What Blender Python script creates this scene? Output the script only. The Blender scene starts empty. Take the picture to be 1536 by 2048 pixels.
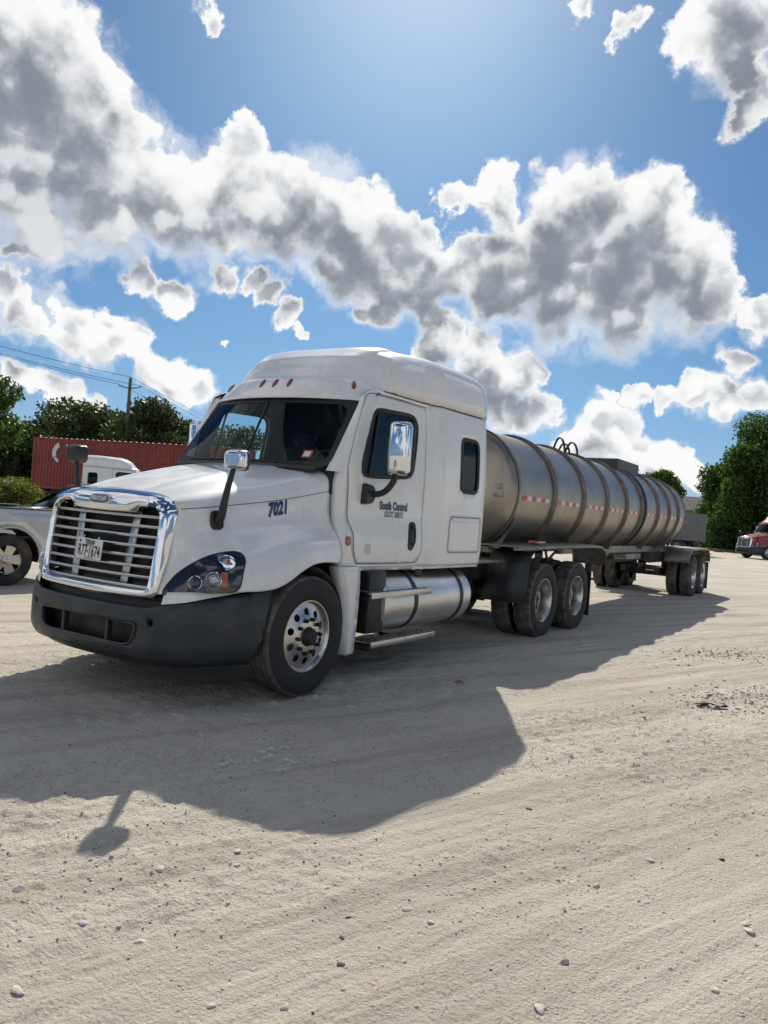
import bpy, bmesh, math, random
import numpy as np
from mathutils import Vector, Matrix
from mathutils.geometry import delaunay_2d_cdt
from mathutils.bvhtree import BVHTree

random.seed(7); np.random.seed(7)
SC = bpy.context.scene
COL = SC.collection
D = bpy.data

# ------------------------------------------------------------------ camera
F_PX, IW, IH = 1579.1, 1536, 2048
CAM = np.array([5.2366, -5.1878, 1.5990])
YAW, PITCH, ROLL = -0.57841, -0.00398, 0.07560
_f = np.array([math.sin(YAW)*math.cos(PITCH), math.cos(YAW)*math.cos(PITCH), math.sin(PITCH)])
_r = np.array([math.cos(YAW), -math.sin(YAW), 0.0])
_u = np.cross(_r, _f)
C_R = math.cos(ROLL)*_r + math.sin(ROLL)*_u
C_U = -math.sin(ROLL)*_r + math.cos(ROLL)*_u
C_F = _f
cam_data = D.cameras.new('camera')
cam = D.objects.new('camera', cam_data); COL.objects.link(cam)
cam.matrix_world = Matrix((
    (C_R[0], C_U[0], -C_F[0], CAM[0]),
    (C_R[1], C_U[1], -C_F[1], CAM[1]),
    (C_R[2], C_U[2], -C_F[2], CAM[2]),
    (0, 0, 0, 1)))
cam_data.sensor_fit = 'VERTICAL'; cam_data.sensor_height = 36.0
cam_data.lens = F_PX/IH*36.0
cam_data.clip_start = 0.05; cam_data.clip_end = 3000
SC.camera = cam

def ray(px, py):
    return C_F + (px-IW/2)/F_PX*C_R - (py-IH/2)/F_PX*C_U
def on_axis(px, py, axis, val):
    d = ray(px, py); t = (val-CAM[axis])/d[axis]
    return CAM + d*t
def at_depth(px, depth, z=0.0):
    """point of the ground in the vertical plane of a pixel column, at a given distance ahead"""
    d = ray(px, 1040.0); d = d/ (d@C_F)
    p = CAM + d*depth
    return Vector((p[0], p[1], z))

# ------------------------------------------------------------------ light
SUN_EL, SUN_AZ = math.radians(37.6), math.radians(-33.0)   # azimuth from +Y towards +X
SUN_DIR = Vector((math.sin(SUN_AZ)*math.cos(SUN_EL), math.cos(SUN_AZ)*math.cos(SUN_EL), math.sin(SUN_EL)))
sun_data = D.lights.new('sun', 'SUN'); sun_data.energy = 5.0; sun_data.angle = math.radians(0.53)
sun_data.color = (1.0, 0.935, 0.80)
sun = D.objects.new('sun', sun_data); COL.objects.link(sun)
sun.rotation_euler = (-SUN_DIR).to_track_quat('-Z', 'Y').to_euler()

# view
SC.render.engine = 'CYCLES'
SC.view_settings.view_transform = 'Standard'; SC.view_settings.look = 'None'
SC.view_settings.exposure = 0.0; SC.view_settings.gamma = 1.0
SC.view_settings.use_curve_mapping = False
SC.cycles.use_denoising = True
SC.cycles.max_bounces = 6; SC.cycles.diffuse_bounces = 3; SC.cycles.glossy_bounces = 4; SC.cycles.adaptive_threshold = 0.015; SC.cycles.transparent_max_bounces = 16
SC.cycles.sample_clamp_indirect = 8.0
SC.cycles.caustics_reflective = False; SC.cycles.caustics_refractive = False

# ------------------------------------------------------------------ world: sky and clouds
world = D.worlds.new('World'); SC.world = world; world.use_nodes = True
class NT:
    """small helper for node trees"""
    def __init__(s, nt): s.nt = nt; s.N = nt.nodes; s.L = nt.links
    def node(s, t, ins=None, **kw):
        n = s.N.new(t)
        for k, v in kw.items(): setattr(n, k, v)
        for k, v in (ins or {}).items(): s.set(n.inputs[k], v)
        return n
    def set(s, sock, v):
        if hasattr(v, 'is_output') or isinstance(v, bpy.types.NodeSocket): s.L.new(v, sock)
        else: sock.default_value = v
    def math(s, op, a, b=0.0, c=0.0, clamp=False):
        n = s.N.new('ShaderNodeMath'); n.operation = op; n.use_clamp = clamp
        s.set(n.inputs[0], a); s.set(n.inputs[1], b); s.set(n.inputs[2], c)
        return n.outputs[0]
    def vmath(s, op, a, b=None, scale=None):
        n = s.N.new('ShaderNodeVectorMath'); n.operation = op
        s.set(n.inputs[0], a)
        if b is not None: s.set(n.inputs[1], b)
        if scale is not None: s.set(n.inputs['Scale'], scale)
        return n.outputs['Value'] if op in ('DISTANCE', 'LENGTH', 'DOT_PRODUCT') else n.outputs[0]
    def noise(s, vec, scale, detail=4, rough=0.55, lac=2.0, dist=0.0, out='Fac', w=None):
        n = s.N.new('ShaderNodeTexNoise'); n.noise_dimensions = '3D'
        s.set(n.inputs['Vector'], vec); n.inputs['Scale'].default_value = scale
        n.inputs['Detail'].default_value = detail; n.inputs['Roughness'].default_value = rough
        n.inputs['Lacunarity'].default_value = lac; n.inputs['Distortion'].default_value = dist
        return n.outputs[out]
    def ss(s, v, a, b, o0=0.0, o1=1.0):
        n = s.N.new('ShaderNodeMapRange'); n.interpolation_type = 'SMOOTHSTEP'
        s.set(n.inputs[0], v); n.inputs[1].default_value = a; n.inputs[2].default_value = b
        n.inputs[3].default_value = o0; n.inputs[4].default_value = o1
        return n.outputs[0]
    def lin(s, v, a, b, o0=0.0, o1=1.0):
        n = s.N.new('ShaderNodeMapRange'); n.clamp = True
        s.set(n.inputs[0], v); n.inputs[1].default_value = a; n.inputs[2].default_value = b
        n.inputs[3].default_value = o0; n.inputs[4].default_value = o1
        return n.outputs[0]
    def mix(s, f, a, b, mode='MIX'):
        n = s.N.new('ShaderNodeMix'); n.data_type = 'RGBA'; n.blend_type = mode
        s.set(n.inputs[0], f); s.set(n.inputs[6], c4(a)); s.set(n.inputs[7], c4(b))
        return n.outputs[2]
def c4(c):
    return (*c, 1.0) if isinstance(c, (tuple, list)) and len(c) == 3 else c

def build_sky():
    w = NT(world.node_tree)
    for n in list(w.N): w.N.remove(n)
    out = w.node('ShaderNodeOutputWorld')
    sky = w.node('ShaderNodeTexSky', sky_type='NISHITA', sun_disc=False, sun_elevation=SUN_EL,
                 sun_rotation=SUN_AZ, air_density=1.0, dust_density=SKY_DUST, ozone_density=3.0)
    tc = w.node('ShaderNodeTexCoord')
    d = w.vmath('NORMALIZE', tc.outputs['Generated'])
    # ragged, billowing displacement of the direction
    n1 = w.noise(d, 6.0, 2, 0.5, out='Color')
    n2 = w.noise(d, 17.0, 7, 0.60, out='Color')
    o1 = w.vmath('SCALE', w.vmath('SUBTRACT', n1, (0.5, 0.5, 0.5)), scale=0.035)
    o2 = w.vmath('SCALE', w.vmath('SUBTRACT', n2, (0.5, 0.5, 0.5)), scale=0.10)
    elev = w.node('ShaderNodeSeparateXYZ', {0: d}).outputs[2]
    amp = w.lin(elev, 0.04, 0.34, 0.42, 1.0)                         # far clouds, low in the sky, are smaller
    o1 = w.vmath('SCALE', o1, scale=amp); o2 = w.vmath('SCALE', o2, scale=amp)
    dw = w.vmath('ADD', d, w.vmath('ADD', o1, o2))
    dl = w.vmath('ADD', d, w.vmath('ADD', o1, w.vmath('SCALE', o2, scale=0.55)))
    def blobs(vec, lst, grow, soft):
        acc = None
        for (x, y, r) in lst:
            v = ray(x, y); v = v/np.linalg.norm(v)
            dist = w.vmath('DISTANCE', vec, tuple(v))
            gr = grow or (1.16 if y > 640 else 1.10)
            k = w.math('MULTIPLY_ADD', dist, -1.0/(r*gr/F_PX), 1.0)     # 1 at the centre, 0 at r
            if acc is None: acc = k
            else: acc = w.math('SMOOTH_MAX', acc, k, soft)
        return acc
    f = blobs(dw, CLOUDS, None, 0.3)
    # unseen clouds over the rest of the sky, coverage set for shadow fill
    g = w.noise(w.vmath('MULTIPLY', dw, (1, 1, 1.7)), 2.6, 2, 0.5)
    g = w.math('MULTIPLY_ADD', g, 5.0, -2.50)
    away = w.ss(w.vmath('DOT_PRODUCT', d, tuple(C_F)), 0.80, 0.62)
    g = w.math('MULTIPLY_ADD', away, 4.0, w.math('SUBTRACT', g, 4.0))
    f = w.math('MAXIMUM', f, g)
    fine = w.noise(d, 30.0, 8, 0.62)
    mid = w.noise(d, 13.0, 3, 0.55)
    def puff(vec, scale):                                            # rounded cauliflower heads
        v = w.node('ShaderNodeTexVoronoi', {'Vector': vec, 'Scale': scale}, feature='F1')
        return v.outputs['Distance']
    dp = w.vmath('ADD', d, w.vmath('SCALE', w.vmath('SUBTRACT', n2, (0.5, 0.5, 0.5)), scale=0.035))
    p1 = puff(dp, 13.0); p2 = puff(dp, 31.0)
    billow = w.math('ADD', w.math('MULTIPLY', p1, 0.62), w.math('MULTIPLY', p2, 0.38))
    f2 = w.math('ADD', f, w.math('MULTIPLY_ADD', fine, 0.30, -0.15))
    f2 = w.math('ADD', f2, w.math('MULTIPLY_ADD', billow, -0.75, 0.33))
    # how much cloud lies further up, towards the sun
    tup = np.array(SUN_DIR)-C_F*float(np.array(SUN_DIR)@C_F); tup = tup/np.linalg.norm(tup)
    f_up = blobs(w.vmath('ADD', dl, tuple(tup*0.042)), [b for b in CLOUDS if b[2] >= 30], 1.12, 0.35)
    f_up = w.math('MAXIMUM', f_up, w.math('MULTIPLY_ADD', g, 0.45, -0.25))
    under = w.ss(w.math('SUBTRACT', f_up, f), 0.02, 0.35)            # lower edges dissolve, upper edges are crisp
    t = w.math('DIVIDE', w.math('ADD', f2, w.math('MULTIPLY_ADD', under, 0.10, 0.02)), w.math('MULTIPLY_ADD', under, 0.42, 0.20), clamp=True)
    alpha = w.math('MULTIPLY', w.math('MULTIPLY', t, t), w.math('MULTIPLY_ADD', t, -2.0, 3.0))
    wisp = w.math('ADD', f, w.math('MULTIPLY_ADD', w.noise(dw, 9.0, 7, 0.66), 1.5, -0.80))
    alpha = w.math('MAXIMUM', alpha, w.math('MULTIPLY', w.ss(wisp, -0.12, 0.35), w.ss(f, -0.45, 0.0, 0.0, 0.62)))
    # light comes from above and behind: where more cloud lies towards the sun it is greyer
    dsh = w.vmath('ADD', d, tuple(SUN_DIR*0.022))
    fine_s = w.noise(dsh, 30.0, 5, 0.58); mid_s = w.noise(dsh, 13.0, 3, 0.55)
    dps = w.vmath('ADD', dp, tuple(SUN_DIR*0.020))
    billow_s = w.math('ADD', w.math('MULTIPLY', puff(dps, 13.0), 0.62), w.math('MULTIPLY', puff(dps, 31.0), 0.38))
    relief = w.math('ADD', w.math('SUBTRACT', billow_s, billow), w.math('MULTIPLY', w.math('SUBTRACT', mid, mid_s), 0.5))
    relief = w.math('ADD', relief, w.math('MULTIPLY', w.math('SUBTRACT', fine, fine_s), 0.3))
    thick = w.math('MULTIPLY_ADD', f_up, 1.0, -0.02)
    thick = w.math('ADD', thick, w.math('MULTIPLY_ADD', mid, 0.6, -0.30))
    thick = w.math('ADD', thick, w.math('MULTIPLY', relief, -0.75))
    deep = w.ss(f2, 0.05, 0.75)
    core = w.math('MULTIPLY', w.ss(thick, -0.15, 0.62), w.ss(f2, 0.05, 0.52))
    core = w.math('MULTIPLY', core, w.ss(w.vmath('DOT_PRODUCT', d, tuple(SUN_DIR)), -0.3, 0.75, 0.30, 1.0))   # front-lit away from the sun
    soft = w.math('MULTIPLY', w.ss(relief, 0.04, -0.15), deep)
    col = w.mix(soft, CLOUD_WHITE, CLOUD_SOFT)
    lumps = w.math('ADD', w.math('MULTIPLY', relief, 1.2), w.math('ADD', w.math('MULTIPLY_ADD', mid, 0.45, -0.225), w.math('MULTIPLY_ADD', fine, 0.35, -0.18)))
    grey = w.mix(w.ss(lumps, -0.28, 0.50), CLOUD_GREY, CLOUD_LIT)
    col = w.mix(core, col, grey)
    heads = w.math('MULTIPLY', w.ss(w.math('ADD', relief, w.math('MULTIPLY_ADD', mid, 0.35, -0.175)), 0.03, 0.22), 0.45)   # sunlit billow tops
    col = w.mix(heads, col, CLOUD_WHITE)
    gam = w.node('ShaderNodeGamma', {0: sky.outputs[0], 1: SKY_GAMMA})
    tcol = w.mix(w.ss(elev, -0.02, 0.20), SKY_TINT_LOW, SKY_TINT)      # less yellow near the horizon, deeper blue above
    tint = w.mix(1.0, gam.outputs[0], tcol, 'MULTIPLY')
    aur = w.math('POWER', w.math('MAXIMUM', w.vmath('DOT_PRODUCT', d, tuple(SUN_DIR)), 0.0), 70.0)      # bright air close to the sun
    tint = w.mix(w.math('MULTIPLY', aur, 0.38), tint, (13.5, 14.0, 14.5))
    bg = w.node('ShaderNodeBackground', {0: tint, 1: SKY_STRENGTH})
    bc = w.node('ShaderNodeBackground', {0: col, 1: CLOUD_STRENGTH})
    mx = w.node('ShaderNodeMixShader', {0: alpha, 1: bg.outputs[0], 2: bc.outputs[0]})
    w.L.new(mx.outputs[0], out.inputs[0])
    world.cycles.sampling_method = 'MANUAL'; world.cycles.sample_map_resolution = 512
SKY_GAMMA = 1.0
SKY_STRENGTH, SKY_DUST, SKY_TINT = 0.062, 0.55, (0.60, 0.91, 1.16)
SKY_TINT_LOW = (0.66, 0.86, 1.36)
CLOUD_WHITE, CLOUD_SOFT, CLOUD_GREY, CLOUD_STRENGTH = (1.0, 1.0, 1.0), (0.60, 0.635, 0.68), (0.25, 0.28, 0.325), 0.97
CLOUD_LIT = (0.52, 0.56, 0.61)
# centres of the billows seen in the picture: pixel direction and angular radius in pixels
CLOUDS = [(0,160,150),(90,130,110),(50,290,190),(150,330,150),(205,190,60),(225,290,100),(330,375,100),(90,395,80),
 (230,420,90),(390,415,105),(480,350,80),(490,275,45),(560,430,115),(640,440,100),(715,440,70),(690,520,100),(790,520,90),
 (850,570,72),(760,605,52),(850,470,40),(290,560,36),(350,595,34),(535,580,30),(580,635,32),(612,680,20),(440,550,38),(500,560,26),
 (1150,420,95),(1230,400,85),(1300,410,75),(975,400,50),(990,355,30),(905,400,36),(1000,500,80),(1100,520,130),(1230,530,150),
 (1350,530,95),(1250,615,90),(1120,605,90),(1390,600,75),(1450,590,50),(1010,580,75),(925,520,60),(1536,620,36),
 (880,640,45),(950,690,50),(1040,740,48),(865,695,36),(960,765,58),(1085,755,22),(720,620,32),
 (35,625,50),(130,652,52),(212,684,50),(272,692,36),(8,580,36),(30,510,22),
 (350,765,46),(395,785,36),(310,745,28),(1270,795,24),(1330,800,28),(1390,785,36),(1450,800,36),(1510,800,32),(1220,798,14),
 (1478,705,30),(1465,735,22),(1060,830,42),(1000,820,46),(1105,830,24),(1190,870,58),(1150,890,44),(1240,880,46),(1290,905,36),
 (1340,930,46),(1385,895,16),(1390,950,30),(1480,55,95),(1400,60,44),(1500,150,55),(1490,215,34),(1270,50,28),(1240,90,18),
 (1150,8,24),(435,15,24),(418,40,14),(455,688,12),(1215,960,50)]+[(x, 742+0.16*x, 21) for x in range(12, 160, 20)]+[(x, 792+0.1*(x-110), 15) for x in range(110, 215, 18)]
build_sky()

# ------------------------------------------------------------------ materials
MATS = {}
def newmat(name):
    m = D.materials.new(name); m.use_nodes = True
    w = NT(m.node_tree)
    b = w.N['Principled BSDF']
    MATS[name] = m
    return m, w, b
def pbr(name, col, rough=0.5, metal=0.0, coat=0.0, coat_rough=0.03, var=0.0, vscale=8.0, rvar=0.0, bump=0.0, bscale=60.0,
        col2=None, dust=None, dust_amt=0.0, spec=None):
    """plain surface with large and small scale variation, object-space"""
    m, w, b = newmat(name)
    tc = w.node('ShaderNodeTexCoord'); v = tc.outputs['Object']
    c = c4(col)
    if var or col2:
        n = w.noise(v, vscale, 5, 0.6)
        c2 = col2 or tuple(x*(1-var) for x in col)
        c = w.mix(w.ss(n, 0.35, 0.65), col, c2)
    if dust:
        n = w.noise(v, 3.1, 7, 0.65)
        c = w.mix(w.math('MULTIPLY', w.ss(n, 0.42, 0.75), dust_amt), c, dust)
    w.set(b.inputs['Base Color'], c)
    b.inputs['Metallic'].default_value = metal
    if rvar:
        n = w.noise(v, vscale*1.7, 6, 0.6)
        w.set(b.inputs['Roughness'], w.lin(n, 0.3, 0.7, max(0.02, rough-rvar), rough+rvar))
    else: b.inputs['Roughness'].default_value = rough
    b.inputs['Coat Weight'].default_value = coat; b.inputs['Coat Roughness'].default_value = coat_rough
    if spec is not None: b.inputs['Specular IOR Level'].default_value = spec
    if bump:
        n = w.noise(v, bscale, 4, 0.6)
        bn = w.node('ShaderNodeBump', {'Height': n, 'Strength': bump, 'Distance': 0.004})
        w.L.new(bn.outputs[0], b.inputs['Normal'])
    return m
def paint(name, col, grime=(0.42, 0.38, 0.32), amt=0.42):
    """vehicle paint: glossy coat over colour, road dust in blotches and fine runs"""
    m, w, b = newmat(name)
    tc = w.node('ShaderNodeTexCoord'); v = tc.outputs['Object']
    n1 = w.noise(v, 1.7, 8, 0.66)
    streak = w.noise(w.vmath('MULTIPLY', v, (14, 14, 0.9)), 1.6, 5, 0.6)
    speck = w.noise(v, 55.0, 3, 0.7)
    d = w.math('MULTIPLY', w.ss(n1, 0.38, 0.78), w.ss(streak, 0.3, 0.75))
    d = w.math('ADD', d, w.math('MULTIPLY', w.ss(speck, 0.66, 0.80), 0.22))
    c = w.mix(w.math('MULTIPLY', d, amt, clamp=True), col, grime)
    w.set(b.inputs['Base Color'], c)
    w.set(b.inputs['Roughness'], w.lin(n1, 0.3, 0.7, 0.26, 0.42))
    b.inputs['Coat Weight'].default_value = 0.8
    w.set(b.inputs['Coat Roughness'], w.lin(d, 0.0, 0.6, 0.04, 0.25))
    wob = w.noise(v, 2.6, 2, 0.5)
    bn = w.node('ShaderNodeBump', {'Height': wob, 'Strength': 0.10, 'Distance': 0.02})
    w.L.new(bn.outputs[0], b.inputs['Coat Normal']); w.L.new(bn.outputs[0], b.inputs['Normal'])
    return m
def thin_glass(name, tint, refl=1.0, rough=0.0, ior=1.6):
    m = D.materials.new(name); m.use_nodes = True; w = NT(m.node_tree)
    for n in list(w.N): w.N.remove(n)
    out = w.node('ShaderNodeOutputMaterial')
    tr = w.node('ShaderNodeBsdfTransparent', {0: c4(tint)})
    gl = w.node('ShaderNodeBsdfGlossy', {0: (refl*0.8, refl*0.92, refl, 1), 'Roughness': rough})
    geo = w.node('ShaderNodeNewGeometry')                            # same reflectance from both sides of a thin pane
    fr = w.node('ShaderNodeFresnel', {'IOR': w.lin(geo.outputs['Backfacing'], 0.0, 1.0, ior, 1.0/ior)})
    mx = w.node('ShaderNodeMixShader', {0: fr.outputs[0], 1: tr.outputs[0], 2: gl.outputs[0]})
    w.L.new(mx.outputs[0], out.inputs[0]); MATS[name] = m
    return m

M_WHITE = paint('white_paint', (0.80, 0.80, 0.785))
M_RED = paint('red_paint', (0.30, 0.018, 0.022), amt=0.2)
M_SILVER = pbr('silver_paint', (0.68, 0.70, 0.72), 0.30, 0.30, coat=0.8, var=0.1, vscale=2.0, dust=(0.4, 0.37, 0.32), dust_amt=0.25)
M_BLACKCAR = pbr('black_paint', (0.012, 0.013, 0.016), 0.25, 0.0, coat=1.0, dust=(0.2, 0.19, 0.17), dust_amt=0.1)
M_SLAT = pbr('grille_metal', (0.40, 0.42, 0.45), 0.25, 1.0)
M_CHROME = pbr('chrome', (0.70, 0.72, 0.75), 0.06, 1.0, rvar=0.04, vscale=6.0, dust=(0.45, 0.42, 0.36), dust_amt=0.18)
M_ALU = pbr('polished_aluminium', (0.60, 0.595, 0.58), 0.30, 1.0, rvar=0.05, vscale=3.0, col2=(0.52, 0.505, 0.48))
M_DULL_ALU = pbr('dull_aluminium', (0.27, 0.262, 0.25), 0.45, 0.85, rvar=0.1, vscale=5.0, col2=(0.17, 0.155, 0.14), bump=0.1, bscale=80)
M_TANK_ALU = pbr('satin_aluminium', (0.74, 0.73, 0.71), 0.36, 0.92, rvar=0.05, vscale=3.0, col2=(0.66, 0.65, 0.62))
M_RING = pbr('ring_steel', (0.20, 0.18, 0.155), 0.45, 0.8, rvar=0.1, vscale=4.0, col2=(0.13, 0.115, 0.10))
M_DARKGREY = pbr('dark_grey_paint', (0.085, 0.09, 0.095), 0.6, var=0.25, vscale=2.0)
M_PLASTIC = pbr('bumper_plastic', (0.019, 0.025, 0.032), 0.46, 0.0, rvar=0.10, vscale=3.0, col2=(0.026, 0.031, 0.037), bump=0.25, bscale=260,
                dust=(0.12, 0.115, 0.10), dust_amt=0.22)
M_BLACK = pbr('black_plastic', (0.013, 0.013, 0.014), 0.42, bump=0.15, bscale=200, dust=(0.10, 0.095, 0.085), dust_amt=0.15)
M_RUBBER = pbr('black_rubber_seal', (0.010, 0.010, 0.011), 0.55)
M_CHASSIS = pbr('chassis_black', (0.016, 0.016, 0.016), 0.6, dust=(0.13, 0.115, 0.095), dust_amt=0.45, bump=0.3, bscale=40)
M_INTERIOR = pbr('cab_trim', (0.020, 0.021, 0.024), 0.75)
M_SEAT = pbr('seat_cloth', (0.035, 0.036, 0.04), 0.9)
M_MESH = pbr('radiator_mesh', (0.012, 0.012, 0.013), 0.7, dust=(0.12, 0.10, 0.08), dust_amt=0.35, bump=0.6, bscale=90)
M_AMBER = pbr('amber_lens', (0.42, 0.085, 0.012), 0.18, coat=1.0, bump=0.4, bscale=260)
M_DARKAMBER = pbr('dark_amber_lens', (0.22, 0.040, 0.010), 0.2, coat=1.0, bump=0.3, bscale=260)
M_REDLENS = pbr('red_lens', (0.35, 0.01, 0.012), 0.2, coat=1.0)
M_LAMPBODY = pbr('headlamp_housing', (0.012, 0.014, 0.018), 0.16, coat=1.0)
M_LENS = pbr('projector_lens', (0.35, 0.38, 0.42), 0.03, 0.85)
M_MIRRORGLASS = pbr('mirror_glass', (0.8, 0.82, 0.85), 0.01, 1.0)
M_DECAL = pbr('navy_decal', (0.014, 0.028, 0.115), 0.35, coat=0.4)
M_PLATE = pbr('plate_white', (0.72, 0.73, 0.73), 0.4, coat=0.3, dust=(0.4, 0.37, 0.32), dust_amt=0.2)
M_PRINT = pbr('plate_print', (0.012, 0.012, 0.014), 0.5)
M_STICKER = pbr('sticker_red', (0.42, 0.06, 0.03), 0.5)
M_TAPE_R = pbr('tape_red', (0.50, 0.035, 0.03), 0.4, dust=(0.3, 0.25, 0.2), dust_amt=0.4)
M_TAPE_W = pbr('tape_white', (0.66, 0.64, 0.60), 0.4, dust=(0.35, 0.31, 0.26), dust_amt=0.4)
M_SCUFF = pbr('faded_sticker', (0.60, 0.52, 0.46), 0.7, col2=(0.72, 0.68, 0.62), vscale=30)
G_WIND = thin_glass('windshield_glass', (0.74, 0.87, 0.90), 0.8, ior=1.30)
G_SIDE = thin_glass('side_glass', (0.66, 0.80, 0.82), 0.9, ior=1.5)
G_DARK = thin_glass('dark_glass', (0.06, 0.065, 0.07), 0.6, ior=1.4)

def tyre_material():
    m, w, b = newmat('tyre_rubber')
    tc = w.node('ShaderNodeTexCoord'); v = tc.outputs['Object']
    s = w.node('ShaderNodeSeparateXYZ', {0: v})
    r = w.math('SQRT', w.math('ADD', w.math('POWER', s.outputs[1], 2.0), w.math('POWER', s.outputs[2], 2.0)))
    n = w.noise(v, 6.0, 7, 0.65)
    tread = w.math('MULTIPLY', w.ss(r, 0.472, 0.492), 0.8)
    d = w.math('MULTIPLY', w.math('ADD', tread, 0.055), w.ss(n, 0.25, 0.7))
    c = w.mix(d, (0.014, 0.014, 0.015), (0.19, 0.17, 0.145))
    w.set(b.inputs['Base Color'], c); b.inputs['Roughness'].default_value = 0.72
    return m
M_TYRE = tyre_material()

def steel_material():
    m, w, b = newmat('stainless_tank')
    tc = w.node('ShaderNodeTexCoord'); v = tc.outputs['Object']
    n1 = w.noise(v, 1.1, 7, 0.62)
    run = w.noise(w.vmath('MULTIPLY', v, (1.0, 11.0, 1.0)), 1.4, 6, 0.62)
    c = w.mix(w.ss(n1, 0.35, 0.7), (0.33, 0.300, 0.262), (0.255, 0.226, 0.192))
    c = w.mix(w.math('MULTIPLY', w.ss(run, 0.45, 0.75), 0.30), c, (0.23, 0.205, 0.175))
    s = w.node('ShaderNodeSeparateXYZ', {0: v})
    low_dark = w.math('MULTIPLY', w.ss(w.math('ADD', s.outputs[2], w.math('MULTIPLY', n1, 0.5)), 1.95, 1.45), 0.55)  # darker, rougher and less metallic towards the bottom
    c = w.mix(low_dark, c, (0.15, 0.13, 0.108))
    w.set(b.inputs['Base Color'], c)
    w.set(b.inputs['Metallic'], w.math('SUBTRACT', 0.95, w.math('MULTIPLY', low_dark, 0.5)))
    w.set(b.inputs['Roughness'], w.math('ADD', w.lin(run, 0.3, 0.75, 0.32, 0.42), w.math('MULTIPLY', low_dark, 0.25)))
    wob = w.noise(w.vmath('MULTIPLY', v, (1, 1.6, 1)), 1.8, 3, 0.5)
    bn = w.node('ShaderNodeBump', {'Height': wob, 'Strength': 0.25, 'Distance': 0.02})
    w.L.new(bn.outputs[0], b.inputs['Normal'])
    return m
M_STEEL = steel_material()

# ------------------------------------------------------------------ geometry helpers
def obj(name, verts, faces, mat, parent=None, smooth=35, loc=None):
    me = D.meshes.new(name)
    me.from_pydata([tuple(map(float, v)) for v in verts], [], [tuple(f) for f in faces])
    mats = mat if isinstance(mat, (list, tuple)) else [mat]
    for m in mats: me.materials.append(m)
    if smooth:
        me.polygons.foreach_set('use_smooth', [True]*len(me.polygons))
        me.update()
        me.set_sharp_from_angle(angle=math.radians(smooth))
    me.update()
    o = D.objects.new(name, me); COL.objects.link(o)
    if parent is not None: o.parent = parent
    if loc is not None: o.location = loc
    return o
def empty(name, loc=(0, 0, 0), rz=0.0):
    o = D.objects.new(name, None); COL.objects.link(o)
    o.location = loc; o.rotation_euler = (0, 0, rz); o.empty_display_size = 0.3
    return o
def tag(o, label=None, cat=None, group=None, kind=None):
    if label: o['label'] = label
    if cat: o['category'] = cat
    if group: o['group'] = group
    if kind: o['kind'] = kind
    return o
def children(o): return [c for c in D.objects if c.parent == o]
def copy_tree(o, parent=None, kids=None, swap=None, skip=()):
    if kids is None:
        kids = {}
        for c in D.objects:
            if c.parent: kids.setdefault(c.parent.name, []).append(c)
    c = o.copy(); COL.objects.link(c); c.parent = parent
    if swap and c.type == 'MESH':
        for i, sl in enumerate(c.material_slots):
            if sl.material in swap:
                to = swap[sl.material]; sl.link = 'OBJECT'; sl.material = to
    for ch in kids.get(o.name, []):
        if ch.name.split('.')[0] in skip: continue
        copy_tree(ch, c, kids, swap, skip)
    return c
def solid(o, th, off=-1.0, rim_mat=0, in_mat=0):
    m = o.modifiers.new('solidify', 'SOLIDIFY'); m.thickness = th; m.offset = off
    m.material_offset = in_mat; m.material_offset_rim = rim_mat
    m.use_even_offset = False
    return o

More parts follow.
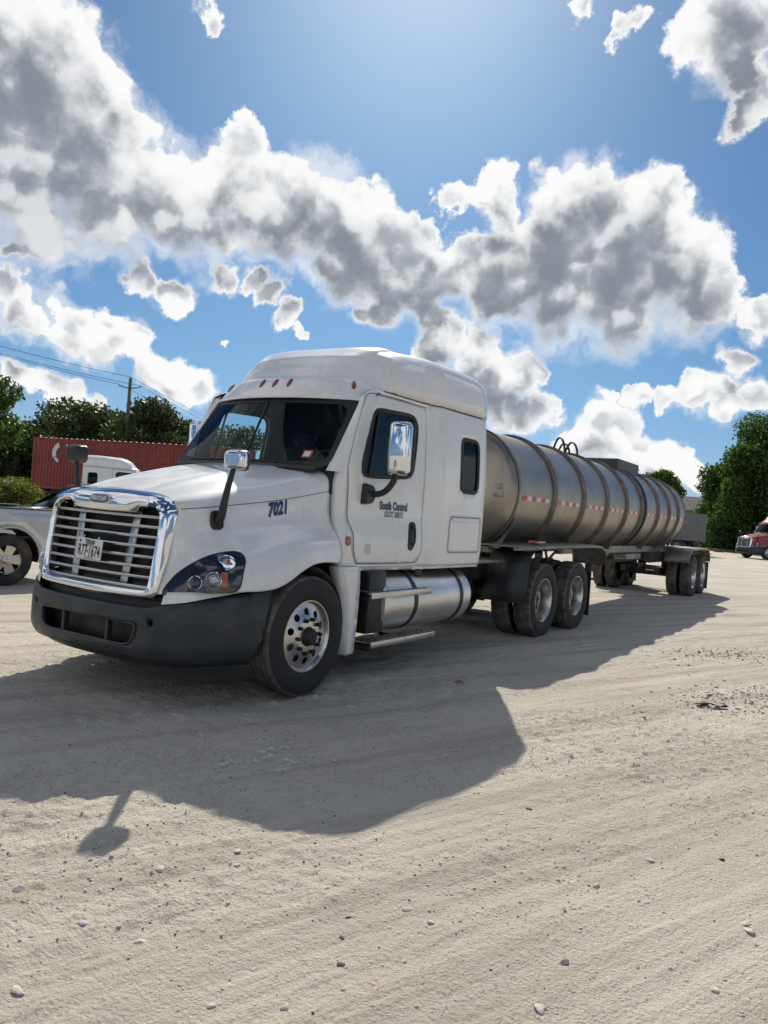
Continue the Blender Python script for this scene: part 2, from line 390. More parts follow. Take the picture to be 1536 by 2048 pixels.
class MB:
    """collects simple solids into one mesh"""
    def __init__(s): s.v = []; s.f = []
    def add(s, vs, fs):
        k = len(s.v); s.v += [tuple(map(float, p)) for p in vs]; s.f += [tuple(i+k for i in f) for f in fs]; return s
    def box(s, c, size, rot=None, bevel=0.0, seg=2):
        bm = bmesh.new(); bmesh.ops.create_cube(bm, size=1.0)
        for v in bm.verts: v.co = Vector((v.co.x*size[0], v.co.y*size[1], v.co.z*size[2]))
        if bevel: bmesh.ops.bevel(bm, geom=list(bm.edges), offset=bevel, segments=seg, profile=0.5, affect='EDGES')
        M = Matrix.Translation(Vector(c))
        if rot is not None: M = M @ (rot.to_4x4() if isinstance(rot, Matrix) else Matrix.Rotation(rot, 4, 'Z'))
        bm.transform(M); bm.verts.index_update()
        s.add([v.co for v in bm.verts], [[v.index for v in f.verts] for f in bm.faces]); bm.free(); return s
    def span(s, a, b, bevel=0.0):
        a, b = np.array(a, float), np.array(b, float)
        return s.box((a+b)/2, np.abs(b-a), bevel=bevel)
    def tube(s, pts, r, n=8, cap=True):
        P = [Vector(p) for p in pts]; rs = r if isinstance(r, (list, tuple)) else [r]*len(P)
        vs, fs = [], []
        t0 = (P[1]-P[0]).normalized()
        ref = Vector((0, 0, 1)) if abs(t0.z) < 0.9 else Vector((1, 0, 0))
        nrm = t0.cross(ref).normalized()
        for i, p in enumerate(P):
            t = (P[min(i+1, len(P)-1)]-P[max(i-1, 0)]).normalized()
            nrm = (nrm - t*nrm.dot(t)).normalized(); bi = t.cross(nrm)
            for k in range(n):
                a = 2*math.pi*k/n
                vs.append(p + (nrm*math.cos(a)+bi*math.sin(a))*rs[i])
        for i in range(len(P)-1):
            for k in range(n):
                k2 = (k+1) % n
                fs.append((i*n+k, i*n+k2, (i+1)*n+k2, (i+1)*n+k))
        if cap: fs += [tuple(reversed(range(n))), tuple((len(P)-1)*n+k for k in range(n))]
        return s.add(vs, fs)
    def lathe(s, prof, n=32, axis='x', c=(0, 0, 0), closed=False, rmod=None):
        """prof: list of (axial, radius)"""
        vs, fs = [], []
        m = len(prof)
        for k in range(n):
            a = 2*math.pi*k/n
            for j, (h, r) in enumerate(prof):
                rr = r + (rmod(k, j) if rmod else 0.0)
                p, q = rr*math.cos(a), rr*math.sin(a)
                vs.append({'x': (h, p, q), 'y': (p, h, q), 'z': (p, q, h)}[axis])
        for k in range(n):
            k2 = (k+1) % n
            for j in range(m if closed else m-1):
                j2 = (j+1) % m
                fs.append((k*m+j, k*m+j2, k2*m+j2, k2*m+j))
        vs = [(x+c[0], y+c[1], z+c[2]) for x, y, z in vs]
        return s.add(vs, fs)
    def prism(s, poly, fn0, fn1):
        """polygon extruded between two mappings of its points"""
        n = len(poly)
        vs = [fn0(*p) for p in poly]+[fn1(*p) for p in poly]
        fs = [tuple(range(n)), tuple(reversed(range(n, 2*n)))]+[(i, (i+1) % n, n+(i+1) % n, n+i) for i in range(n)]
        return s.add(vs, fs)
    def obj(s, name, mat, parent=None, smooth=35, loc=None):
        o = obj(name, s.v, s.f, mat, parent, smooth, loc)
        bm = bmesh.new(); bm.from_mesh(o.data); bmesh.ops.recalc_face_normals(bm, faces=bm.faces); bm.to_mesh(o.data); bm.free()
        return o
def rot_to(d, up=(0, 0, 1)):
    """3x3 matrix whose local z points along d"""
    d = Vector(d).normalized(); x = Vector(up).cross(d)
    if x.length < 1e-4: x = Vector((1, 0, 0))
    x.normalize(); y = d.cross(x)
    return Matrix((x, y, d)).transposed()

def spl(P, n):
    """natural cubic spline through P (uniform), n samples"""
    P = np.asarray(P, float); k = len(P)
    if k == 2: t = np.linspace(0, 1, n)[:, None]; return P[0]*(1-t)+P[1]*t
    A = np.eye(k)*4; A[0, 0] = A[-1, -1] = 1; rhs = np.zeros_like(P)
    for i in range(1, k-1):
        A[i, i-1] = A[i, i+1] = 1; rhs[i] = 6*(P[i+1]-2*P[i]+P[i-1])
    m = np.linalg.solve(A, rhs)
    t = np.linspace(0, k-1, n); i = np.minimum(t.astype(int), k-2); u = (t-i)[:, None]
    return ((1-u)*P[i]+u*P[i+1] + ((1-u)**3-(1-u))*m[i]/6 + (u**3-u)*m[i+1]/6)
def loop_smooth(P, n=8):
    """closed Catmull-Rom"""
    P = np.asarray(P, float); k = len(P); out = []
    for i in range(k):
        p0, p1, p2, p3 = P[i-1], P[i], P[(i+1) % k], P[(i+2) % k]
        for t in np.linspace(0, 1, n, endpoint=False):
            out.append(0.5*((2*p1)+(-p0+p2)*t+(2*p0-5*p1+4*p2-p3)*t*t+(-p0+3*p1-3*p2+p3)*t**3))
    return np.array(out)
def fillet(P, r, n=5):
    """polygon with rounded corners; r scalar or list"""
    P = np.asarray(P, float); k = len(P); out = []
    rs = r if isinstance(r, (list, tuple)) else [r]*k
    for i in range(k):
        a, b, c = P[i-1], P[i], P[(i+1) % k]
        if rs[i] <= 0: out.append(b); continue
        u = a-b; v = c-b; lu, lv = np.linalg.norm(u), np.linalg.norm(v)
        q = min(rs[i], lu*0.49, lv*0.49); p0 = b+u/lu*q; p2 = b+v/lv*q
        for t in np.linspace(0, 1, n): out.append((1-t)**2*p0+2*t*(1-t)*b+t*t*p2)
    return np.array(out)
def resample(P, step, closed=True):
    P = np.asarray(P, float); Q = np.vstack([P, P[:1]]) if closed else P
    out = []
    for a, b in zip(Q[:-1], Q[1:]):
        m = max(1, int(math.ceil(np.linalg.norm(b-a)/step)))
        for t in range(m): out.append(a+(b-a)*t/m)
    if not closed: out.append(Q[-1])
    return np.array(out)
def inside(pts, poly):
    x, y = pts[:, 0], pts[:, 1]; r = np.zeros(len(pts), bool); n = len(poly)
    for i in range(n):
        x1, y1 = poly[i]; x2, y2 = poly[(i+1) % n]
        c = ((y1 > y) != (y2 > y))
        with np.errstate(divide='ignore', invalid='ignore'):
            r ^= c & (x < (x2-x1)*(y-y1)/(y2-y1+1e-30)+x1)
    return r
def offset_loop(P, d):
    """grow (d>0) or shrink a simple closed loop"""
    P = np.asarray(P, float); a = np.roll(P, 1, 0); b = np.roll(P, -1, 0)
    area = 0.5*np.sum(P[:, 0]*b[:, 1]-b[:, 0]*P[:, 1])
    t1 = P-a; t2 = b-P
    t1 /= np.linalg.norm(t1, axis=1)[:, None]+1e-9; t2 /= np.linalg.norm(t2, axis=1)[:, None]+1e-9
    t = t1+t2; t /= np.linalg.norm(t, axis=1)[:, None]+1e-9
    n = np.stack([t[:, 1], -t[:, 0]], 1)*(1 if area > 0 else -1)
    return P+n*d
def panel(outer, holes, step):
    """2-D triangulated panel with holes -> (points, tris)"""
    outer = resample(outer, step); holes = [resample(h, step) for h in holes]
    loops = [outer]+holes; pts = np.vstack(loops); edges = []; k = 0
    for l in loops:
        m = len(l); edges += [(k+i, k+(i+1) % m) for i in range(m)]; k += m
    lo, hi = outer.min(0), outer.max(0)
    gx = np.arange(lo[0]+step*0.5, hi[0], step); gy = np.arange(lo[1]+step*0.5, hi[1], step)
    if len(gx) and len(gy):
        G = np.stack(np.meshgrid(gx, gy), -1).reshape(-1, 2)
        ok = inside(G, outer)
        for h in holes: ok &= ~inside(G, h)
        G = G[ok]
        if len(G):
            dm = np.full(len(G), 9e9)
            for q in pts: dm = np.minimum(dm, ((G-q)**2).sum(1))
            G = G[dm > (step*0.45)**2]
            pts = np.vstack([pts, G])
    r = delaunay_2d_cdt([Vector(p) for p in pts], edges, [], 0, 1e-6)
    V = np.array([tuple(v) for v in r[0]]); T = np.array([f for f in r[2] if len(f) == 3])
    c = V[T].mean(1); ok = inside(c, outer)
    for h in holes: ok &= ~inside(c, h)
    return V, T[ok]
def mapped(name, outer, holes, step, fn, mat, parent=None, flip=False, smooth=35):
    V, T = panel(outer, holes, step)
    W = [fn(a, b) for a, b in V]
    F = [tuple(t[::-1]) if flip else tuple(t) for t in T]
    return obj(name, W, F, mat, parent, smooth)
def mirror_x(o, parent=None, name=None):
    """a second part, mirrored across the vehicle's centre plane"""
    me = o.data.copy()
    n = len(me.vertices); co = np.empty(n*3); me.vertices.foreach_get('co', co); co = co.reshape(-1, 3); co[:, 0] *= -1
    me.vertices.foreach_set('co', co.ravel()); me.flip_normals(); me.update()
    c = D.objects.new(name or o.name.split('.')[0], me); COL.objects.link(c)
    c.parent = parent if parent is not None else o.parent
    for m in o.modifiers:
        k = c.modifiers.new(m.name, m.type)
        for a in ('thickness', 'offset', 'material_offset', 'material_offset_rim', 'use_even_offset'): setattr(k, a, getattr(m, a))
    return c
def sstep(x, a, b):
    t = np.clip((x-a)/(b-a), 0, 1); return t*t*(3-2*t)
def text_mesh(body, size=1.0, bold=0.0, width=1.0, shear=0.0, spacing=1.0):
    cu = D.curves.new('tmp_text', 'FONT'); cu.body = body; cu.size = size; cu.offset = bold; cu.shear = shear
    cu.align_x = 'CENTER'; cu.align_y = 'CENTER'; cu.space_character = spacing; cu.resolution_u = 3; cu.fill_mode = 'FRONT'
    o = D.objects.new('tmp_text', cu); COL.objects.link(o)
    dg = bpy.context.evaluated_depsgraph_get(); dg.update()
    me = o.evaluated_get(dg).to_mesh()
    V = np.array([(v.co.x*width, v.co.y) for v in me.vertices]); F = [tuple(p.vertices) for p in me.polygons]
    o.evaluated_get(dg).to_mesh_clear()
    D.objects.remove(o); D.curves.remove(cu)
    return V, F

# ================================================================== wheels
M_BADGE = pbr('badge_grey', (0.16, 0.16, 0.165), 0.9, spec=0.1)
M_LETTER = pbr('badge_letters', (0.75, 0.76, 0.78), 0.5)
def wheel_meshes():
    """mesh data shared by all truck wheels; local x is outward"""
    out = {}
    def tmp(mb, mat, nm):
        o = mb.obj(nm, mat); me = o.data; D.objects.remove(o); return me
    def tyre_prof(R):
        h = [(-0.105, 0.285), (-0.128, 0.33), (-0.138, 0.39), (-0.132, 0.445), (-0.124, R-0.022), (-0.112, R-0.006)]
        g = []
        for c in (-0.072, -0.026, 0.026, 0.072):
            g += [(c-0.006, R), (c-0.004, R-0.014), (c+0.004, R-0.014), (c+0.006, R)]
        return h+g+[(-a, r) for a, r in reversed(h)]
    out['tyre'] = tmp(MB().lathe(tyre_prof(0.50), 72), M_TYRE, 'tyre')
    nP = len(tyre_prof(0.5))
    tp = tyre_prof(0.512)
    def lug(k, j):
        a = tp[j][0]
        if 4 <= j < nP-4 and abs(a) > 0.03 and ((k + (2 if a > 0 else 0)) % 5 == 0): return -0.016
        return 0.0
    out['drive_tyre'] = tmp(MB().lathe(tp, 150, rmod=lug), M_TYRE, 'tyre')
    circ = lambda r, n, c=(0, 0): np.array([(c[0]+r*math.cos(2*math.pi*i/n), c[1]+r*math.sin(2*math.pi*i/n)) for i in range(n)])
    def disc(prof, holeR=0.205, hr=0.031, outer=0.282, inner=0.083):
        hs = [circ(hr, 14, (holeR*math.cos(a), holeR*math.sin(a))) for a in [2*math.pi*(i+0.5)/10 for i in range(10)]]
        V, T = panel(circ(outer, 56), hs+[circ(inner, 24)], 0.024)
        rr = np.hypot(V[:, 0], V[:, 1]); a = np.interp(rr, *zip(*prof))
        return MB().add([(a[i], V[i, 0], V[i, 1]) for i in range(len(V))], [tuple(t) for t in T])
    lip = [(0.085, 0.272), (0.108, 0.284), (0.118, 0.292), (0.118, 0.299), (0.108, 0.302), (0.098, 0.296)]
    # steer: convex disc
    mb = disc([(0.08, 0.128), (0.16, 0.124), (0.175, 0.110), (0.21, 0.098), (0.25, 0.088), (0.285, 0.082)])
    mb.lathe(lip, 56); mb.lathe([(0.085, 0.276), (-0.1, 0.27)], 40)
    out['rim_front'] = tmp(mb, M_ALU, 'wheel')
    # drive: deep dish
    mb = disc([(0.08, -0.075), (0.16, -0.075), (0.18, -0.06), (0.23, -0.045), (0.285, -0.03)])
    mb.lathe(lip, 56); mb.lathe([(0.095, 0.281), (0.06, 0.272), (0.02, 0.262), (-0.045, 0.258), (-0.1, 0.25)], 48)
    out['rim_dual'] = tmp(mb, M_ALU, 'wheel')
    nuts = []
    for i in range(10):
        a = 2*math.pi*i/10
        nuts.append((0.1425*math.cos(a), 0.1425*math.sin(a)))
    out['nuts'] = nuts
    out['nut'] = tmp(MB().lathe([(0, 0.0), (0.0, 0.019), (0.03, 0.018), (0.038, 0.012), (0.038, 0.0)], 6), M_BLACK, 'lug_nut')
    out['hub'] = tmp(MB().lathe([(-0.12, 0.09), (0.12, 0.088), (0.135, 0.078), (0.165, 0.070), (0.18, 0.055), (0.185, 0.0)], 24), M_CHASSIS, 'hub')
    out['hub_dual'] = tmp(MB().lathe([(-0.2, 0.11), (-0.03, 0.105), (0.0, 0.095), (0.01, 0.07), (0.012, 0.0)], 24), M_CHASSIS, 'hub')
    return out
WM = wheel_meshes()
def link(me, name, parent, loc=(0, 0, 0)):
    o = D.objects.new(name, me); COL.objects.link(o); o.parent = parent; o.location = loc; return o
def make_wheel(parent, kind, side, y, z, xc):
    front = kind == 'front'
    w = link(WM['rim_front' if front else 'rim_dual'], 'wheel', parent, (side*xc, y, z))
    w.rotation_euler = (random.uniform(0, 6), 0, 0) if side > 0 else (random.uniform(0, 6), 0, math.pi)
    link(WM['drive_tyre' if kind == 'drive' else 'tyre'], 'tyre', w)
    if not front: link(WM['drive_tyre' if kind == 'drive' else 'tyre'], 'tyre', w, (-0.325, 0, 0))
    link(WM['hub' if front else 'hub_dual'], 'hub', w)
    for (p, q) in WM['nuts']:
        link(WM['nut'], 'lug_nut', w, (0.122 if front else -0.073, p, q))
    return w

# ================================================================== tractor surfaces
def S(y, z):
    """half width of the cab and sleeper side"""
    x = np.interp(y, [0.40, 0.65, 1.90, 2.02, 2.20, 3.30], [1.005, 1.03, 1.055, 1.07, 1.125, 1.15])
    x -= 0.055*max(0.0, (z-1.95)/0.78)**1.5
    fl = 1-sstep(z, 1.28, 1.52)
    x += 0.03*fl*(1-sstep(y, 1.85, 2.2)) + 0.055*fl*(1-sstep(y, 0.45, 0.85))
    x -= 0.02*max(0.0, (1.2-z)/0.2)**2
    x -= 0.05*sstep(y, 3.14, 3.28)**2
    return float(x)
def side(off=0.0, sgn=1): return lambda y, z: (sgn*(S(y, z)+off), y, z)
def side_px(px, py):
    x = 1.05
    for _ in range(6):
        p = on_axis(px, py, 0, x); x = S(p[1], p[2])
    return p[1], p[2]
def WY(x, z):
    t = (z-1.93)/0.66
    return 0.317+0.325*t+(0.085+0.17*t)*x*x
ROOF_S = [0.60, 0.66, 0.74, 0.83, 0.92, 1.05, 1.30, 1.60, 2.0, 2.6, 3.10, 3.29]
ROOF_Z = [2.602, 2.70, 2.805, 2.835, 2.945, 3.06, 3.185, 3.255, 3.295, 3.31, 3.295, 3.28]

NET = np.array([  # hood control net: rows front to rear, columns centre line to wheel-arch edge
 [(0,-1.13,1.600),(.32,-1.125,1.595),(.44,-1.115,1.575),(.60,-1.085,1.545),(.69,-1.055,1.480),(.70,-1.083,1.360),(.70,-1.112,1.18),(.70,-1.15,1.02),(.70,-1.19,.90),(.70,-1.205,.845)],
 [(0,-.90,1.675),(.34,-.90,1.668),(.47,-.90,1.638),(.64,-.89,1.595),(.765,-.88,1.502),(.795,-.88,1.380),(.85,-.93,1.23),(.925,-1.01,1.08),(.955,-1.055,.95),(.96,-1.07,.875)],
 [(0,-.60,1.755),(.36,-.60,1.748),(.49,-.60,1.715),(.70,-.60,1.655),(.825,-.60,1.540),(.85,-.60,1.420),(.95,-.62,1.29),(1.09,-.72,1.15),(1.14,-.76,1.0),(1.15,-.76,.895)],
 [(0,-.25,1.835),(.38,-.25,1.827),(.51,-.25,1.795),(.75,-.25,1.725),(.875,-.25,1.588),(.895,-.25,1.450),(.99,-.25,1.34),(1.13,-.27,1.20),(1.165,-.31,1.05),(1.172,-.35,.925)],
 [(0,.05,1.890),(.40,.05,1.882),(.53,.05,1.855),(.80,.05,1.785),(.915,.05,1.640),(.93,.05,1.490),(1.00,.05,1.385),(1.12,.05,1.27),(1.155,.04,1.16),(1.165,.02,1.082)],
 [(0,.30,1.928),(.42,.32,1.922),(.55,.35,1.905),(.87,.465,1.885),(.945,.485,1.722),(.95,.485,1.520),(.985,.53,1.395),(1.07,.535,1.28),(1.10,.53,1.17),(1.11,.49,1.085)]], float)
def hood_grid(nu=46, nv=64):
    rows = np.array([spl(r, nv) for r in NET])                # (6,nv,3)
    g = np.stack([spl(rows[:, j], nu) for j in range(nv)], 1)  # (nu,nv,3)
    return g
PLAN = np.array([(0, -1.315), (.20, -1.31), (.42, -1.295), (.64, -1.262), (.82, -1.205), (.96, -1.11), (1.055, -.96), (1.11, -.79), (1.147, -.60), (1.165, -.40), (1.17, -.2)])
_pl = spl(PLAN, 200); _al = np.concatenate([[0], np.cumsum(np.linalg.norm(np.diff(_pl, axis=0), axis=1))])
def plan_xy(s):
    a = abs(s); return math.copysign(1, s)*np.interp(a, _al, _pl[:, 0]), np.interp(a, _al, _pl[:, 1])
def s_at_y(y): return float(np.interp(y, _pl[:, 1], _al))
def bump_pt(off=0.0):
    def f(s, z):
        x, y = plan_xy(s); x2, y2 = plan_xy(s+0.01 if s >= 0 else s-0.01)
        tx, ty = x2-x, y2-y; l = math.hypot(tx, ty) or 1
        nx, ny = (ty/l, -tx/l) if s >= 0 else (-ty/l, tx/l)
        o = off-0.05*max(0, (z-0.62)/0.28)**2 - 0.09*max(0, (0.46-z)/0.16)**2
        return (x+nx*o, y+ny*o, z)
    return f
def YG(x, z): return -1.258+0.055*(x/0.65)**2+0.12*(z-1.1)
def YO(x, z): return float(np.interp(z, [.80, .95, 1.17, 1.36, 1.49, 1.61], [-1.215, -1.165, -1.114, -1.083, -1.06, -1.055]))-0.06*(1-min(1, abs(x)/0.7)**2)

DOOR = np.array([(.82,1.075),(.76,1.14),(.72,1.245),(.718,1.36),(.675,1.44),(.648,1.52),(.64,1.75),(.615,1.97),(.69,2.25),(.80,2.50),(.865,2.635),(.93,2.675),
                 (1.05,2.683),(1.50,2.69),(1.93,2.69),(1.935,2.2),(1.935,1.7),(1.93,1.3),(1.91,1.16),(1.86,1.085),(1.80,1.072),(1.3,1.07)])
WIN = loop_smooth([(1.08,2.545),(1.32,2.56),(1.66,2.565),(1.765,2.50),(1.775,2.38),(1.73,2.09),(1.70,1.985),(1.60,1.93),(1.30,1.905),(.95,1.89),(.85,1.91),(.825,1.99),(.865,2.15),(.945,2.36),(1.0,2.49)], 5)

def build_tractor(decals=True):
    T = empty('tractor_truck')
    # ---- hood and fenders
    g = hood_grid(); nu, nv = g.shape[:2]
    vs = g.reshape(-1, 3); fs = [(i*nv+j, i*nv+j+1, (i+1)*nv+j+1, (i+1)*nv+j) for i in range(nu-1) for j in range(nv-1)]
    vm = vs*np.array([-1, 1, 1]); k = len(vs)
    allv = np.vstack([vs, vm]); allf = fs+[tuple(x+k for x in reversed(f)) for f in fs]
    hood = obj('hood', allv, allf, [M_WHITE, M_CHASSIS], T, smooth=60)
    bm = bmesh.new(); bm.from_mesh(hood.data); bmesh.ops.remove_doubles(bm, verts=bm.verts, dist=1e-5)
    bmesh.ops.recalc_face_normals(bm, faces=bm.faces); bm.to_mesh(hood.data); bm.free()
    bvh = BVHTree.FromPolygons([Vector(v) for v in allv], [tuple(f) for f in allf])
    solid(hood, 0.012, in_mat=1)
    def hood_px(px, py):
        r = bvh.ray_cast(Vector(CAM), Vector(ray(px, py)).normalized())
        return (r[0], r[1]) if r[0] is not None else (None, None)
    def hood_yz(y, z, sgn=1):
        r = bvh.ray_cast(Vector((2.0, y, z)), Vector((-1, 0, 0))); p, n = r[0], r[1]
        if n.x < 0: n = -n
        return p, n
    # seam along the hood side, left and right
    jv = int(round(4/9*(nv-1)))
    for s in (1, -1):
        MB().tube([(s*(p[0]+0.001), p[1], p[2]) for p in g[1::2, jv]], 0.0028, 5).obj('hood_seam', M_RUBBER, hood)
    # ---- headlamps
    HL = loop_smooth([(327,1188),(345,1158),(375,1134),(415,1114),(455,1105),(480,1107),(489,1120),(486,1142),(473,1181),(420,1186),(370,1189)], 5)
    V, Tt = panel(HL, [], 7.0)
    P, N = [], []
    for a, b in V:
        p, n = hood_px(a, b)
        if n is None: p, n = P[-1], N[-1]
        else:
            if n.dot(Vector(CAM)-p) < 0: n = -n
        P.append(p.copy()); N.append(n.copy())
    ring_o = loop_smooth([(a, b) for a, b in HL[::5]], 4)
    for s in (1, -1):
        q = lambda p: (p.x*s, p.y, p.z)
        hl = obj('headlamp', [q(p+n*0.004) for p, n in zip(P, N)], [tuple(t) if s > 0 else tuple(reversed(t)) for t in Tt], M_LAMPBODY, T)
        edge = []
        for a, b in offset_loop(HL, 0.5):
            p, n = hood_px(a, b)
            if p is not None:
                if n.dot(Vector(CAM)-p) < 0: n = -n
                edge.append(q(p+n*0.003))
        edge.append(edge[0])
        MB().tube(edge, 0.006, 6, cap=False).obj('seal', M_RUBBER, hl)
        def element(px, py, prof, mat, nm, squash=1.0, n=20, tilt=None):
            p, nn = hood_px(px, py)
            if nn.dot(Vector(CAM)-p) < 0: nn = -nn
            d = (nn*0.45+Vector((0.25, -0.8, 0.0))*0.55).normalized() if tilt is None else tilt
            R = rot_to(d); mb = MB(); mb.lathe(prof, n, 'z')
            mb.v = [tuple(R @ Vector((x*squash, y, z)) + p) for x, y, z in mb.v]
            mb.v = [(x*s, y, z) for x, y, z in mb.v]
            return mb.obj(nm, mat, hl)
        ringp = [(0.0, 0.062), (0.016, 0.062), (0.018, 0.057), (0.006, 0.050), (0.0, 0.050)]
        lensp = [(-0.004, 0.050), (0.010, 0.040), (0.017, 0.022), (0.019, 0.0)]
        for (cx, cy, sc) in ((392, 1166, 0.85), (428, 1160, 1.0)):
            element(cx, cy, [(h, r*sc) for h, r in ringp], M_CHROME, 'lamp_ring')
            element(cx, cy, [(h, r*sc) for h, r in lensp], M_LENS if sc == 1 else M_LAMPBODY, 'projector')
        element(452, 1126, [(0.0, 0.060), (0.012, 0.058), (0.016, 0.04), (0.014, 0.0)], M_CHROME, 'turn_lamp', 1.25)
        element(458, 1125, [(0.010, 0.020), (0.024, 0.018), (0.030, 0.0)], M_AMBER, 'bulb')
        p, nn = hood_px(448, 1160)
        if nn.dot(Vector(CAM)-p) < 0: nn = -nn
        mb = MB().box((0, 0, 0.006), (0.05, 0.115, 0.014), bevel=0.004)
        R = rot_to(nn); mb.v = [tuple((R @ Vector(c))+p) for c in mb.v]; mb.v = [(x*s, y, z) for x, y, z in mb.v]
        mb.obj('side_reflector', M_AMBER, hl)
    # ---- grille surround, slats, bars, radiator
    ko = [(0,.785),(.30,.787),(.60,.795),(.685,.825),(.70,.95),(.70,1.15),(.70,1.36),(.685,1.485),(.60,1.56),(.42,1.595),(.2,1.607),(0,1.61)]
    ki = [(0,.862),(.28,.864),(.56,.868),(.612,.885),(.626,.97),(.632,1.15),(.635,1.33),(.615,1.43),(.52,1.468),(.41,1.468),(.335,1.425),(0,1.418)]
    def full(k): return np.array(k+[(-x, z) for x, z in reversed(k[1:-1])])
    co, ci = loop_smooth(full(ko), 5), loop_smooth(full(ki), 5)
    gt = [0, 0.0, 0.30, 0.66, 0.93, 1.0]
    vs, fs = [], []
    m = len(co)
    for i in range(m):
        for t, gk in enumerate(gt):
            x, z = ci[i]+(co[i]-ci[i])*gk
            yf, yo = YG(x, z), YO(*co[i])
            y = [yf+0.075, yf+0.004, yf-0.026, (yf-0.022)*0.85+yo*0.15, yf*0.45+yo*0.55, yo+0.015][t]
            vs.append((x, y, z))
    n = len(gt)
    fs = [(i*n+t, i*n+t+1, ((i+1) % m)*n+t+1, ((i+1) % m)*n+t) for i in range(m) for t in range(n-1)]
    gs = obj('grille_surround', vs, fs, M_CHROME, T, smooth=70)
    for i in range(8):
        z = 1.403-0.075*i
        hw = float(np.interp(z, [.87, .97, 1.15, 1.33, 1.43], [.605, .622, .63, .634, .622]))
        prof = [(-0.014, 0.0), (-0.008, 0.010), (0.03, 0.008), (0.04, 0.0), (0.03, -0.007), (-0.008, -0.010)]
        xs = np.linspace(-hw, hw, 17); vs = []; fs = []
        for x in xs:
            for a, b in prof: vs.append((x, YG(x, z)+0.03+a, z+b-a*0.3))
        kx = len(prof)
        fs = [(a*kx+b, a*kx+(b+1) % kx, (a+1)*kx+(b+1) % kx, (a+1)*kx+b) for a in range(16) for b in range(kx)]
        obj('grille_slat', vs, fs, M_SLAT, gs, smooth=50)
    for s in (1, -1):
        mb = MB(); x0, x1 = 0.335*s, 0.30*s
        for (za, zb) in ((0.87, 1.43),):
            P0 = Vector((x1, YG(x1, za)+0.085, za)); P1 = Vector((x0, YG(x0, zb)+0.085, zb))
            d = P1-P0; R = rot_to(d, (0, 1, 0))
            mb.box((P0+P1)/2, (0.085, 0.02, d.length), rot=R, bevel=0.006)
        mb.obj('grille_bar', M_SLAT, gs)
    mapped('radiator_mesh', offset_loop(ci, 0.04), [], 0.12, lambda x, z: (x, YG(x, z)+0.13, z), M_MESH, gs)
    # badge: oval with raised letters
    th = np.linspace(0, 2*math.pi, 40, endpoint=False)
    oval = np.stack([0.105*np.sign(np.cos(th))*np.abs(np.cos(th))**0.5, 1.515+0.030*np.sign(np.sin(th))*np.abs(np.sin(th))**0.8], 1)
    by = lambda x, z: YG(x, z)-0.024+0.25*max(0, z-1.49)**1.0
    MB().prism([tuple(p) for p in oval*[1.15, 1]+[0, 0]], lambda x, z: (x, by(x, z)-0.016, 1.515+(z-1.515)*1.25), lambda x, z: (x, by(x, z)+0.03, 1.515+(z-1.515)*1.35)).obj('badge', M_CHROME, gs)
    MB().prism([tuple(p) for p in oval], lambda x, z: (x, by(x, z)-0.019, z), lambda x, z: (x, by(x, z), z)).obj('badge_face', M_BADGE, gs)
    V, F = text_mesh('FREIGHTLINER', 0.046, 0.0012, 0.60)
    obj('badge_lettering', [(x, by(x, 1.515+z)-0.0215, 1.515+z) for x, z in V], F, M_LETTER, gs, smooth=0)
    # ---- number plate
    pc = Vector((-0.035, YG(0, 1.1)-0.012, 1.118)); R = Matrix.Rotation(math.radians(2.0), 3, 'Y') @ Matrix.Rotation(math.radians(-4), 3, 'X')
    mb = MB().box((0, 0, 0), (0.305, 0.004, 0.155), bevel=0.0015)
    pl = fillet([(-.1525,-.0775),(.1525,-.0775),(.1525,.0775),(-.1525,.0775)], 0.014)
    if decals:
        mb = MB().prism([tuple(p) for p in pl], lambda x, z: (x, -0.002, z), lambda x, z: (x, 0.002, z))
        mb.v = [tuple(R @ Vector(c)+pc) for c in mb.v]
        plate = mb.obj('number_plate', M_PLATE, T)
        def ptext(txt, size, x, z, bold, wid, nm, sp=1.0):
            V, F = text_mesh(txt, size, bold, wid, spacing=sp)
            obj(nm, [tuple(R @ Vector((a+x, -0.0035, b+z))+pc) for a, b in V], F, M_PRINT, plate, smooth=0)
        ptext('TEXAS', 0.042, 0.0, 0.050, 0.0022, 0.95, 'plate_state')
        ptext('APPORTIONED', 0.017, 0.0, 0.027, 0.0003, 0.85, 'plate_class')
        ptext('R77', 0.118, -0.079, -0.022, 0.0030, 0.56, 'plate_number', 1.08)
        ptext('1674', 0.118, 0.064, -0.022, 0.0030, 0.56, 'plate_number', 1.08)
        ptext('The Lone Star State', 0.017, 0.0, -0.067, 0.0002, 0.85, 'plate_motto')
        def star(x, z, r, nm):
            pts = [(x+(r if i % 2 == 0 else r*0.42)*math.sin(i*math.pi/5), z+(r if i % 2 == 0 else r*0.42)*math.cos(i*math.pi/5)) for i in range(10)]
            obj(nm, [tuple(R @ Vector((a, -0.0035, b))+pc) for a, b in pts], [tuple(range(10))], M_PRINT, plate, smooth=0)
        star(-0.016, -0.022, 0.014, 'plate_star'); star(-0.118, 0.050, 0.018, 'plate_star'); star(0.098, -0.067, 0.006, 'plate_star'); star(-0.098, -0.067, 0.006, 'plate_star')
        for sx in (-0.09, 0.09):
            mb = MB().tube([R @ Vector((sx, -0.004, 0.066))+pc, R @ Vector((sx, 0.012, 0.095))+pc], 0.006, 6)
            mb.obj('plate_bolt', M_CHROME, plate)
    # ---- bumper
    sE = [(-.40, .905), (-.435, .80), (-.475, .66), (-.53, .50), (-.57, .39), (-.60, .31)]
    half_top = [(0, .735), (.40, .735), (.66, .74), (.76, .765), (.95, .795), (1.15, .835)]
